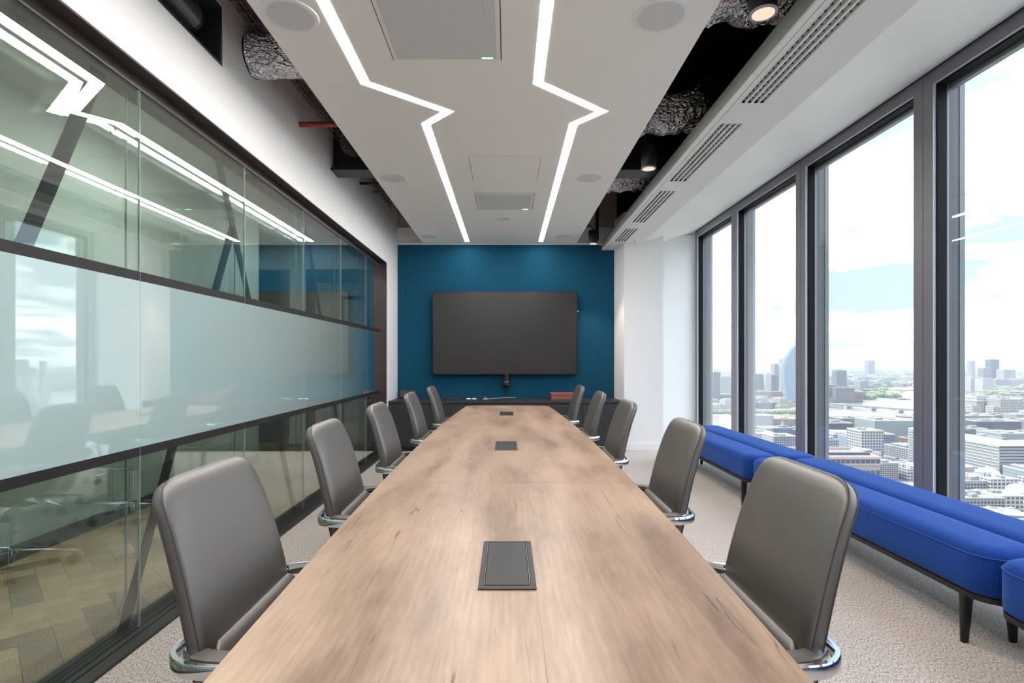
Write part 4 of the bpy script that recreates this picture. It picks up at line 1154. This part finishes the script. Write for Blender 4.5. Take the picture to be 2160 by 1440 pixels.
taken = []
def facade(t, x0, x1, y, z0, z1, nx, nz, mw, depth=1.0):
    """windows that can be told apart: recessed dark panes on the face towards the office"""
    m = MB(); dx, dz = (x1 - x0) / nx, (z1 - z0) / nz
    for i in range(nx):
        for k in range(nz):
            m.box(x0 + dx * (i + .18), x0 + dx * (i + .82), y - .25, y + .1, z0 + dz * (k + .22), z0 + dz * (k + .82))
    o = m.build('windows', mw, t); o['kind'] = 'stuff'
def tower(px0, px1, ytop, D, depth, mt, label, name='tower_block', plant=True, cat='building', rot=0.0, group=None):
    x0, x1 = pxw(px0, D), pxw(px1, D)
    zt = CAMZ - (ytop - 759) * D / F
    w, h = x1 - x0, zt - GZ
    t = thing(name, label, cat, ((x0 + x1) / 2, D + depth / 2, GZ), rz=rot, group=group)
    MB().box(-w / 2, w / 2, -depth / 2, depth / 2, 0, h).build('body', mt, t)
    m = MB(); e = max(.4, w * .012)
    m.box(-w / 2, w / 2, -depth / 2, -depth / 2 + e, h, h + 1.3).box(-w / 2, w / 2, depth / 2 - e, depth / 2, h, h + 1.3).box(-w / 2, -w / 2 + e, -depth / 2 + e, depth / 2 - e, h, h + 1.3).box(w / 2 - e, w / 2, -depth / 2 + e, depth / 2 - e, h, h + 1.3)
    m.build('parapet', stone_pl, t)
    if plant:
        r_ = random.Random(int(px0 * 7 + ytop))
        for _ in range(3):
            a = r_.uniform(-.35, .2) * w; b = r_.uniform(-.35, .15) * depth
            MB().box(a, a + w * r_.uniform(.1, .25), b, b + depth * .22, h, h + r_.uniform(2, 5)).build('rooftop_plant', plant_m, t)
    taken.append((t.location.x, t.location.y, max(w, depth) * .62 + 8))
    return t, w, depth, h

# left bank towers
t, w, dd, h = tower(1505, 1520, 785, 1800, 26, darkb, 'dark square chimney tower of the power station across the river', 'chimney_tower', False)
MB().box(-w * .3, w * .3, -6, 6, h, h + 6).build('cap', roof_w, t)
tower(1478, 1545, 832, 1830, 60, darkb, 'long low dark power station block below the chimney tower', 'power_station')
tower(1480, 1504, 806, 2200, 40, conc, 'grey block behind the chimney tower on its river side')
tower(1521, 1541, 795, 2100, 40, glassb, 'bluish slab block right behind the chimney tower')
tower(1591, 1616, 789, 2080, 40, darkb, 'dark gridded tower block before the pale slab')
tower(1615, 1627, 788, 2060, 30, whitec, 'pale slab tower between two dark gridded blocks')
tower(1628, 1641, 791, 2090, 40, darkb, 'dark gridded block beside the pale slab tower')
tower(1588, 1652, 826, 1990, 40, brickc, 'low brick block at the foot of the gridded towers')
tower(1634, 1646, 768, 2400, 36, stone, 'sandy tower with a flat top left of the white lattice tower')
t, w, dd, h = tower(1647, 1657, 758, 2380, 24, whitec, 'white lattice tower beside the curved blue tower', 'lattice_tower')
# curved blue tower
D = 1880; t = thing('curved_tower', 'curved blue glass tower bulging in the middle, tallest on the skyline', 'building', (pxw(1681, D), D + 20, GZ))
rings = []
for zr, hw, sh in ((0, 30, 0), (40, 33, 0), (90, 38, 0), (142, 43, 0), (165, 38, 1), (190, 28, 3), (208, 20, 6), (212, 15, 9)):
    rings.append([(sh + u, v, zr) for u, v in sup(hw, 15, 28, 2.6)])
MB().loft(rings).build('glass_skin', bluetw, t, True, 60)
taken.append((t.location.x, t.location.y, 50))
# crane
t = thing('tower_crane', 'thin crane leaning over the left bank rooftops', 'crane', (pxw(1628, 2300), 2300, GZ))
m = MB(); m.tube([(0, 0, 0), (0, 0, 140)], 1.0, 4); m.build('mast', roof_g, t)
m = MB(); m.tube([(-4, 0, 128), (26, 0, 185)], .8, 4); m.build('jib', roof_g, t)
# south bank at window three
tower(1765, 1786, 781, 2350, 34, conc, 'grey banded tower above the river bend')
tower(1763, 1803, 818, 1990, 50, conc, 'stepped pale office block with banded floors on the river bank')
tower(1736, 1765, 811, 2020, 60, stone, 'pale banded block left of the stepped office block')
tower(1803, 1820, 827, 2010, 40, brickc, 'red brick wharf block on the river bank')
tower(1832, 1846, 760, 5200, 60, conc, 'lone tower on the horizon above the bend', plant=False)
tower(1815, 1832, 803, 2600, 50, stone, 'boxy pale theatre block behind the trees')
tower(1740, 1790, 806, 2700, 60, whitec, 'long white block far behind the stepped office')
tower(1860, 1915, 795, 4200, 80, stone, 'pale terrace beyond the suspension bridge', plant=False)
# window four
tower(2090, 2108, 758, 3300, 40, darkb, 'dark square tower on the right horizon')
tower(2075, 2092, 776, 3000, 40, conc, 'grey block at the foot of the dark square tower')
tower(2049, 2057, 761, 4200, 40, conc, 'slim grey tower left of the dark square tower')
tower(2118, 2142, 780, 3100, 50, stone, 'long pale block right of the dark square tower')
tower(2048, 2072, 795, 2700, 45, whitec, 'white block above the embankment trees')
tower(2073, 2096, 798, 2600, 45, whitec, 'stepped white block above the embankment trees')
tower(2100, 2160, 800, 2900, 70, stone, 'pale terrace above the embankment trees')
# columned curved building
D = gd(858, 26)
t, w, dd, h = tower(2060, 2110, 838, D, 44, whitec, 'white columned building on the right river bank', 'columned_building')
for k in range(13): MB().box(-w / 2 + w * (k + .35) / 13, -w / 2 + w * (k + .65) / 13, -dd / 2 - 1.6, -dd / 2 - .3, h * .25, h * .78).build('column', stone_pl, t)
MB().box(-w / 2 - 1, w / 2 + 1, -dd / 2 - 2.4, dd / 2, h * .78, h * .86).build('cornice', stone_pl, t)
tower(2110, 2158, 842, D * .97, 44, whitec, 'white wing joined right of the columned building')
tower(2052, 2068, 856, 1450, 30, whitec, 'small white corner block with a pale tower below the columned building')
tower(2095, 2110, 858, 1400, 22, whitec, 'small white turret block below the columned building')
# right foreground
def low(px0, px1, yroof, hb, depth, mt, label, name='office_block', **k):
    D = (HC - hb) * F / (yroof - 759)
    return tower(px0, px1, yroof, D, depth, mt, label, name, **k)
low(2028, 2100, 877, 30, 40, stone, 'flat pale block with a long terrace roof behind the river buildings')
low(2060, 2155, 889, 30, 50, darkb, 'dark roofed block with a green lawn roof')
low(2028, 2085, 905, 28, 30, conc, 'grey terraced block above the market roofs')
low(2070, 2120, 925, 30, 44, darkb, 'dark glazed block with stepped terraces')
low(2112, 2165, 915, 32, 50, glassb, 'pale green glass block with white roof edges')
low(2098, 2140, 945, 30, 40, brickc, 'tan block with rounded corner below the dark terraces')
low(2028, 2070, 950, 28, 30, whitec, 'white roofed block before the terraces')
low(2110, 2170, 972, 26, 40, whitec, 'long white roof sweeping towards the right edge')
low(2050, 2100, 960, 26, 40, conc, 'grey flat roof with a light arch beside the white roof')
low(2090, 2150, 1012, 30, 34, whitec, 'white cubic block with roof terrace beside the domes')
low(2030, 2088, 1016, 27, 34, stone, 'stone block with skylights left of the white cubic block')
low(2028, 2120, 1052, 24, 30, stone, 'long stone frontage below the domes')
low(2110, 2170, 1048, 22, 30, whitec, 'pale stone frontage with small square windows')
def dome(px, y, hb, r, label):
    D = (HC - hb) * F / (y - 759)
    t = thing('domed_building', label, 'building', (pxw(px, D), D, GZ))
    m = MB(); m.lathe([(r * 1.15, 0), (r * 1.15, hb - r * .9), (r, hb - r * .9), (r, hb - r * .7)], (0, 0, 0), 28); m.build('drum', stone_pl, t)
    m = MB(); m.lathe([(r * math.cos(a), hb - r * .7 + r * .62 * math.sin(a)) for a in [math.radians(q) for q in range(0, 86, 10)]], (0, 0, 0), 28); m.build('dome', stone_pl, t, True)
    m = MB(); m.lathe([(r * .12, hb - .1 * r), (r * .12, hb), (.1, hb + r * .15)], (0, 0, 0), 12); m.build('lantern', stone_pl, t)
    taken.append((t.location.x, t.location.y, r * 1.3))
dome(2083, 984, 32, 12, 'pale stone dome with a lantern beside the round brick building')
dome(2152, 1018, 32, 12, 'pale stone dome at the right edge beside the white cubic block')
D = (HC - 28) * F / (985 - 759)
t = thing('round_building', 'round brown brick building left of the dome', 'building', (pxw(2040, D), D + 14, GZ))
m = MB(); m.lathe([(15, 0), (15, 28), (14, 28.5)], (0, 0, 0), 32); m.build('drum', mat('banded_brick', lin(176, 146, 128), .8, var=(.4, lin(206, 184, 168), (.01, .01, 1))), t, True)
m = MB(); m.lathe([(15.6, 19), (15.6, 20.5)], (0, 0, 0), 32); m.build('band_course', stone_pl, t)
taken.append((t.location.x, t.location.y, 22))

# windows two and three, near blocks
t, w, dd, h = low(1584, 1632, 877, 42, 40, glassb, 'glass box office block on a grey plinth by the river', plant=False)
low(1632, 1680, 884, 34, 34, brickc, 'brick block with small turrets left of the station', plant=True)
D = (HC - 40) * F / (880 - 759)
t = thing('cupola_tower', 'small stone cupola tower on the near bank', 'building', (pxw(1651, D * .93), D * .93, GZ))
MB().box(-4, 4, -4, 4, 0, 30).build('shaft', stone_pl, t)
m = MB(); m.lathe([(4, 30), (3.6, 34), (2.4, 37), (.2, 42)], (0, 0, 0), 16); m.build('cupola', roof_g, t, True)
low(1632, 1682, 921, 40, 40, cornice and stone, 'block with a salmon cornice seen beside the wide mullion')
low(1740, 1800, 893, 34, 50, darkb, 'dark roofed station block near the river')
low(1775, 1850, 883, 30, 50, conc, 'long flat roofed block along the near river bank')
low(1845, 1932, 888, 42, 60, glassb, 'green glazed corner block with a cream flat roof')
t, w, dd, h = low(1816, 1864, 909, 46, 36, whitec, 'white roofed block behind the big cornice building')
# big cornice building
hb = 46; D = (HC - hb) * F / (962 - 759)
x0, x1 = pxw(1690, D), pxw(1857, D)
t = thing('cornice_building', 'large office building with a salmon cornice and skylight roof, nearest below the window', 'building', ((x0 + x1) / 2, D + 32, GZ))
w = x1 - x0; dd = 64
MB().box(-w / 2, w / 2, -dd / 2, dd / 2, 0, hb - 3).build('body', mat('buff_stone', lin(196, 180, 164), .8), t)
m = MB(); m.box(-w / 2 - 1.6, w / 2 + 1.6, -dd / 2 - 1.6, dd / 2 + 1.6, hb - 3, hb - 1.2).box(-w / 2 - .6, w / 2 + .6, -dd / 2 - .6, dd / 2 + .6, hb - 1.2, hb); m.build('cornice', cornice, t)
MB().box(-w / 2 + 4, w / 2 - 4, -dd / 2 + 5, dd / 2 - 5, hb, hb + .4).build('roof_deck', roof_g, t)
for k in range(9): MB().box(-w / 2 + 9 + k * 8, -w / 2 + 9.6 + k * 8, -dd / 2 + 8, -dd / 2 + 26, hb + 3, hb + 3.6).build('roof_beam', roof_w, t)
MB().box(-w / 2 + 6, w / 2 - 8, -dd / 2 + 6, -dd / 2 + 8, hb, hb + 3.4).build('glazed_screen', win_dark, t)
MB().box(-w / 2 + 6, w / 2 - 8, dd / 2 - 22, dd / 2 - 19, hb, hb + 4).build('upper_cornice', cornice, t)
MB().box(w / 2 - 22, w / 2 - 12, -dd / 2 + 12, -dd / 2 + 24, hb, hb + 3).build('yellow_plant', mat('yellow_plant', lin(214, 190, 110), .7), t)
for (fx0, fx1, fy, ax_) in ((-w / 2, w / 2, -dd / 2, 'x'),):
    nx = 16
    for k in range(nx):
        for j in range(3):
            a = -w / 2 + w * (k + .12) / nx; b = -w / 2 + w * (k + .88) / nx
            z0 = hb - 8 - 9.2 * j - (3 if j else 0)
            MB().box(a, b, -dd / 2 - .25, -dd / 2 + .1, z0 - (4.5 if j else .2), z0 + 3.6).build('window', win_dark, t)
MB().box(-w / 2 - .8, w / 2 + .8, -dd / 2 - .9, -dd / 2, hb - 10.8, hb - 9.6).build('string_course', cornice, t)
m = MB()
for j in range(3):
    for k in range(11):
        m.box(w / 2 - .1, w / 2 + .25, -dd / 2 + dd * (k + .15) / 11, -dd / 2 + dd * (k + .85) / 11, hb - 12 - 10 * j, hb - 5 - 10 * j)
o = m.build('side_windows', win_dark, t); o['kind'] = 'stuff'
taken.append((t.location.x, t.location.y, 62))
# tall block right of the street
D = (HC - 52) * F / (905 - 759)
t = thing('rounded_corner_block', 'glazed office block with a rounded corner right of the street', 'building', (pxw(1922, D) + 14, D - 30, GZ))
m = MB(); m.lathe([(15, 0), (15, 52), (14, 53)], (0, 30, 0), 32); m.box(-14, 40, -120, 30, 0, 50); m.build('body', glassb, t)
m = MB()
for k in range(12): m.lathe([(15.5, 4 + 4 * k), (15.5, 4.9 + 4 * k)], (0, 30, 0), 32); m.box(-14.6, 40, -120, 30, 4 + 4 * k, 4.9 + 4 * k)
m.build('floor_bands', stone_pl, t)
taken.append((t.location.x + 12, t.location.y - 40, 75))
# bridges
def bridge(p, q, w, zd, mt, label, npier, name='bridge', arch=True):
    P, Q = Vector((p[0], p[1], 0)), Vector((q[0], q[1], 0)); L_ = (Q - P).length
    t = thing(name, label, 'bridge', (P.x, P.y, GZ), rz=math.atan2(Q.y - P.y, Q.x - P.x))
    MB().box(0, L_, -w / 2, w / 2, zd - 2, zd).build('deck', mt, t)
    MB().box(0, L_, -w / 2 - .6, -w / 2, zd, zd + 1.6).build('parapet', roof_w, t)
    MB().box(0, L_, w / 2, w / 2 + .6, zd, zd + 1.6).build('parapet', roof_w, t)
    for k in range(1, npier + 1):
        x = L_ * k / (npier + 1)
        MB().box(x - 4, x + 4, -w / 2 - 4, w / 2 + 4, 0, zd - 2).build('pier', stone_pl, t)
    if arch:
        m = MB(); n = npier + 1
        for k in range(n):
            a, b = L_ * k / n, L_ * (k + 1) / n
            prev = None
            for q_ in range(13):
                u = q_ / 12; x = a + (b - a) * u; z = (zd - 2.2) - 6.5 * (2 * u - 1) ** 2
                if prev: 
                    for yy in (-w / 2, w / 2 - 1):
                        m.add([(prev[0], yy, prev[1]), (x, yy, z), (x, yy, zd - 2), (prev[0], yy, zd - 2), (prev[0], yy + 1, prev[1]), (x, yy + 1, z), (x, yy + 1, zd - 2), (prev[0], yy + 1, zd - 2)],
                              [(0, 1, 2, 3), (7, 6, 5, 4), (0, 4, 5, 1)])
                prev = (x, z)
        m.build('arches', mt, t)
    return t, L_
bm_ = mat('bridge_blue_grey', lin(142, 154, 166), .6)
bridge((pxw(1700, 1900) - 10, 1900), (pxw(1960, 1560), 1560), 20, 12, bm_, 'blue grey arched road bridge crossing the river', 4)
bridge((pxw(1860, 2660), 2660), (pxw(2085, 2480), 2480), 18, 12, mat('bridge_pale', lin(196, 192, 182), .7), 'pale concrete bridge at the river bend', 4)
t, L_ = bridge((pxw(1800, 3300), 3300), (pxw(1990, 3300), 3300), 14, 12, bm_, 'far railway bridge with white suspension masts', 4, arch=False)
for k in range(6):
    x = L_ * (k + .5) / 6
    for s_ in (-1, 1):
        m = MB(); m.tube([(x + 7 * s_, -12, 10), (x, -14, 38)], .8, 5); m.build('mast', roof_w, t)
    m = MB(); m.tube([(x - 22, -10, 13), (x, -14, 37), (x + 22, -10, 13)], .35, 4); m.build('stay', roof_w, t)
# boat
D = gd(843); t = thing('river_boat', 'dark barge moored in midstream', 'boat', (pxw(1907, D), D, GZ + .6))
MB().prism([(-24, -4), (20, -4), (27, 0), (20, 4), (-24, 4)], 0, 3).build('hull', mat('barge_brown', lin(96, 82, 80), .8), t)
MB().box(-16, 8, -3, 3, 3, 6).build('cabin', roof_g, t)
# trees
def canopy(name, label, pts, r, seed, cat='trees'):
    import bmesh
    rr_ = random.Random(seed)
    bm = bmesh.new()
    for x, y in pts:
        s_ = r * rr_.uniform(.7, 1.25)
        g = bmesh.ops.create_icosphere(bm, subdivisions=1, radius=1.0)
        for v in g['verts']:
            v.co = Vector((x + v.co.x * s_ * rr_.uniform(.85, 1.15), y + v.co.y * s_ * rr_.uniform(.85, 1.15), GZ + s_ * .9 + v.co.z * s_ * rr_.uniform(.7, 1.0)))
    me = bpy.data.meshes.new(name); bm.to_mesh(me); bm.free(); me.materials.append(leaf)
    o = bpy.data.objects.new(name, me); C.objects.link(o)
    return tag(o, label, cat, kind='stuff')
rr2 = random.Random(11)
def along(a, b, n, spread):
    return [(a[0] + (b[0] - a[0]) * rr2.random() + rr2.uniform(-spread, spread), a[1] + (b[1] - a[1]) * rr2.random() * 1.0 + rr2.uniform(-spread, spread)) for _ in range(n)]
def fill(p, n, sx, sy): return [(p[0] + rr2.uniform(-sx, sx), p[1] + rr2.uniform(-sy, sy)) for _ in range(n)]
canopy('tree_canopy', 'green trees on the river bend before the suspension bridge', fill(gp_(1856, 836), 50, 42, 110) + fill(gp_(1830, 842), 14, 30, 30), 11, 1)
canopy('tree_canopy', 'row of green trees along the right embankment', sum([fill(gp_(px, 822 + (px - 2030) * .10), 7, 26, 60) for px in range(2030, 2165, 9)], []), 11, 2)
canopy('tree_canopy', 'trees along the bank at the foot of the power station', sum([fill(gp_(px, 872), 5, 12, 18) for px in range(1480, 1700, 8)], []), 6.5, 3)
canopy('tree_canopy', 'broad park trees far beyond the bend', fill(gp_(1880, 792), 150, 600, 700) + fill(gp_(1800, 797), 80, 260, 400), 13, 4)
canopy('tree_canopy', 'small street trees beside the round building and the street', fill(gp_(2055, 1010), 5, 10, 8) + fill(gp_(2085, 1005), 4, 10, 8) + fill(gp_(1868, 938), 7, 8, 26), 6, 5)
# cars on the street
cm = [mat('car_white', lin(228, 228, 228), .3), mat('car_dark', lin(60, 64, 72), .3), mat('car_silver', lin(170, 172, 176), .3)]
m = MB(); m.prism([(-2.2, -.9), (2.2, -.9), (2.2, .9), (-2.2, .9)], .3, .9)
m.prism([(-1.3, -.8), (1.1, -.8), (1.1, .8), (-1.3, .8)], .9, 1.5)
for k, (px, y) in enumerate([(1890, 946), (1892, 960), (1884, 972), (1888, 980), (1893, 968), (1881, 1000), (1890, 1010), (1896, 1030), (1886, 1045), (1893, 1060), (1879, 1022), (1884, 1068)]):
    p = gp_(px, y)
    t = thing('car', 'tiny %s car on the street far below' % ('white', 'dark', 'silver')[k % 3], 'car', (p[0], p[1], GZ + .4), group='%s cars on the street' % ('white', 'dark', 'silver')[k % 3], rz=PI / 2 + .25)
    b_ = MB(); b_.v, b_.f, b_.m = list(m.v), list(m.f), list(m.m); b_.build('body', cm[k % 3], t)

# ordinary blocks between the landmarks
rr3 = random.Random(5)
styles = [stone, brickc, conc, whitec, darkb, whitec, stone, glassb]
protos = []
for k, mt in enumerate(styles * 2):
    m = MB(); w = rr3.uniform(30, 58); dd = rr3.uniform(28, 54); h = rr3.uniform(17, 32)
    m.mi = 0
    m.box(-w / 2, w / 2, -dd / 2, dd / 2, 0, h)
    if rr3.random() < .6: m.box(-w * .36, w * .3, -dd * .3, dd * .36, h, h + 3.6)
    m.mi = 1
    e = 1.0
    m.box(-w / 2, w / 2, -dd / 2, -dd / 2 + e, h, h + 1.2).box(-w / 2, w / 2, dd / 2 - e, dd / 2, h, h + 1.2).box(-w / 2, -w / 2 + e, -dd / 2 + e, dd / 2 - e, h, h + 1.2).box(w / 2 - e, w / 2, -dd / 2 + e, dd / 2 - e, h, h + 1.2)
    m.mi = 2
    for _ in range(rr3.randint(4, 9)):
        a, b = rr3.uniform(-.42, .32) * w, rr3.uniform(-.42, .32) * dd
        m.box(a, a + rr3.uniform(2, 9), b, b + rr3.uniform(2, 8), h, h + rr3.uniform(1.5, 5))
    m.mi = 3
    for _ in range(3):
        a, b = rr3.uniform(-.4, .1) * w, rr3.uniform(-.4, .1) * dd
        m.box(a, a + rr3.uniform(4, 12), b, b + rr3.uniform(4, 12), h, h + .5)
    o = m.build('city_block', [mt, stone_pl, plant_m, roof_w if k % 3 else roof_g])
    protos.append((o.data, ['pale stone', 'brick', 'grey concrete', 'white', 'dark', 'white', 'pale stone', 'glazed'][k % 8], k >= 8)); bpy.data.objects.remove(o)
def on_street(x, y):
    return 420 < y < 1500 and abs(x - (y * (1887 - 1070) / F)) < 20
count = 0
blocks = []
y = 400
while y < 1950:
    x = y * .28
    while x < y * 1.12:
        px_, py_ = x + rr3.uniform(-9, 9), y + rr3.uniform(-9, 9)
        if not in_river(px_, py_) and not in_river(px_ + 30, py_ + 25) and not in_river(px_ - 30, py_ - 25) and not in_river(px_ + 30, py_ - 25) and not in_river(px_ - 30, py_ + 25) and not on_street(px_, py_):
            if all((px_ - a) ** 2 + (py_ - b) ** 2 > (r_ + 24) ** 2 for a, b, r_ in taken): blocks.append((px_, py_))
        x += 58
    y += 54
blocks.sort(key=lambda p: p[1])
near_blocks, far_blocks = blocks[:240], blocks[240:]
for (x, y) in near_blocks:
    pm, pn, pv = rr3.choice(protos)
    o = bpy.data.objects.new('city_block', pm); C.objects.link(o)
    o.location = (x, y, GZ); o.rotation_euler = (0, 0, rr3.choice((0, PI / 2, PI)) + rr3.uniform(-.3, .3)); s_ = rr3.uniform(.85, 1.12); o.scale = (s_, s_, rr3.uniform(.75, 1.15))
    zone = 'near the foot of the tower' if y < 700 else 'in the middle distance' if y < 1100 else 'towards the river'
    side = 'behind the left windows' if x / y < .62 else 'behind the right windows'
    tag(o, 'low %s city block %s %s' % (pn, zone, side), 'building', '%s city blocks %s %s' % (pn, zone, side))
# the distant city, too many to count
def sprawl(name, n, y0, y1, mt, label, seed, hmax=24):
    rr_ = random.Random(seed); m = MB(); k = 0
    while k < n:
        yy = y0 * (y1 / y0) ** rr_.random(); xx = yy * rr_.uniform(.28, 1.08)
        if in_river(xx, yy) or in_river(xx + 20, yy - 20): continue
        if any((xx - a) ** 2 + (yy - b) ** 2 < (r_ * .8) ** 2 for a, b, r_ in taken): continue
        s_ = (yy / 2000) ** .75
        a, b, h = rr_.uniform(12, 46) * s_, rr_.uniform(10, 26) * s_, rr_.uniform(8, hmax)
        m.box(-a / 2, a / 2, -b / 2, b / 2, 0, h, Matrix.Translation((xx, yy, GZ)) @ Matrix.Rotation(rr_.uniform(-.6, .6), 4, 'Z')); k += 1
    o = m.build(name, mt)
    tag(o, label, 'buildings', kind='stuff')
sprawl('distant_buildings', 1500, 1750, 8000, whitec, 'distant white buildings of the hazy city', 21)
sprawl('distant_buildings', 1500, 1750, 9000, stone, 'distant sandy buildings of the hazy city', 22)
sprawl('distant_buildings', 1300, 1750, 9000, conc, 'distant grey buildings of the hazy city', 23, 34)
sprawl('distant_buildings', 900, 1750, 7000, brickc, 'distant brick buildings of the hazy city', 24)
rr_e = random.Random(41); m = MB()
for _ in range(1100):                       # beyond the right edge of the last window
    yy = rr_e.uniform(120, 1700); lo_ = yy * 1.14 + 20; xx = lo_ + rr_e.random() * (900 + yy * .5)
    if in_river(xx, yy): continue
    m.box(-rr_e.uniform(10, 24), rr_e.uniform(10, 24), -rr_e.uniform(8, 20), rr_e.uniform(8, 20), 0, rr_e.uniform(12, 34), Matrix.Translation((xx, yy, GZ)) @ Matrix.Rotation(rr_e.uniform(-.5, .5), 4, 'Z'))
tag(m.build('distant_buildings', stone), 'pale city buildings continuing beyond the last window', 'buildings', kind='stuff')
rr4 = random.Random(31); pts = []
while len(pts) < 1500:
    yy = 2200 * (6) ** rr4.random(); xx = yy * rr4.uniform(.28, 1.08)
    if not in_river(xx, yy): pts.append((xx, yy))
canopy('distant_trees', 'distant trees scattered through the hazy city', pts, 15, 32)

# haze over the city
hz = bpy.data.materials.new('city_haze'); hz.use_nodes = True
nt = hz.node_tree; nt.nodes.clear()
vs = nt.nodes.new('ShaderNodeVolumeScatter'); vs.inputs['Color'].default_value = (.10, .117, .132, 1); vs.inputs['Density'].default_value = .00042; vs.inputs['Anisotropy'].default_value = 0.0
ou = nt.nodes.new('ShaderNodeOutputMaterial'); nt.links.new(vs.outputs[0], ou.inputs['Volume'])
hz.cycles.homogeneous_volume = True if hasattr(hz.cycles, 'homogeneous_volume') else None
o = MB().box(25, 29000, -2500, 29000, GZ - 20, GZ + 230).build('haze', hz)
tag(o, 'pale summer haze hanging over the city', 'haze', kind='stuff')
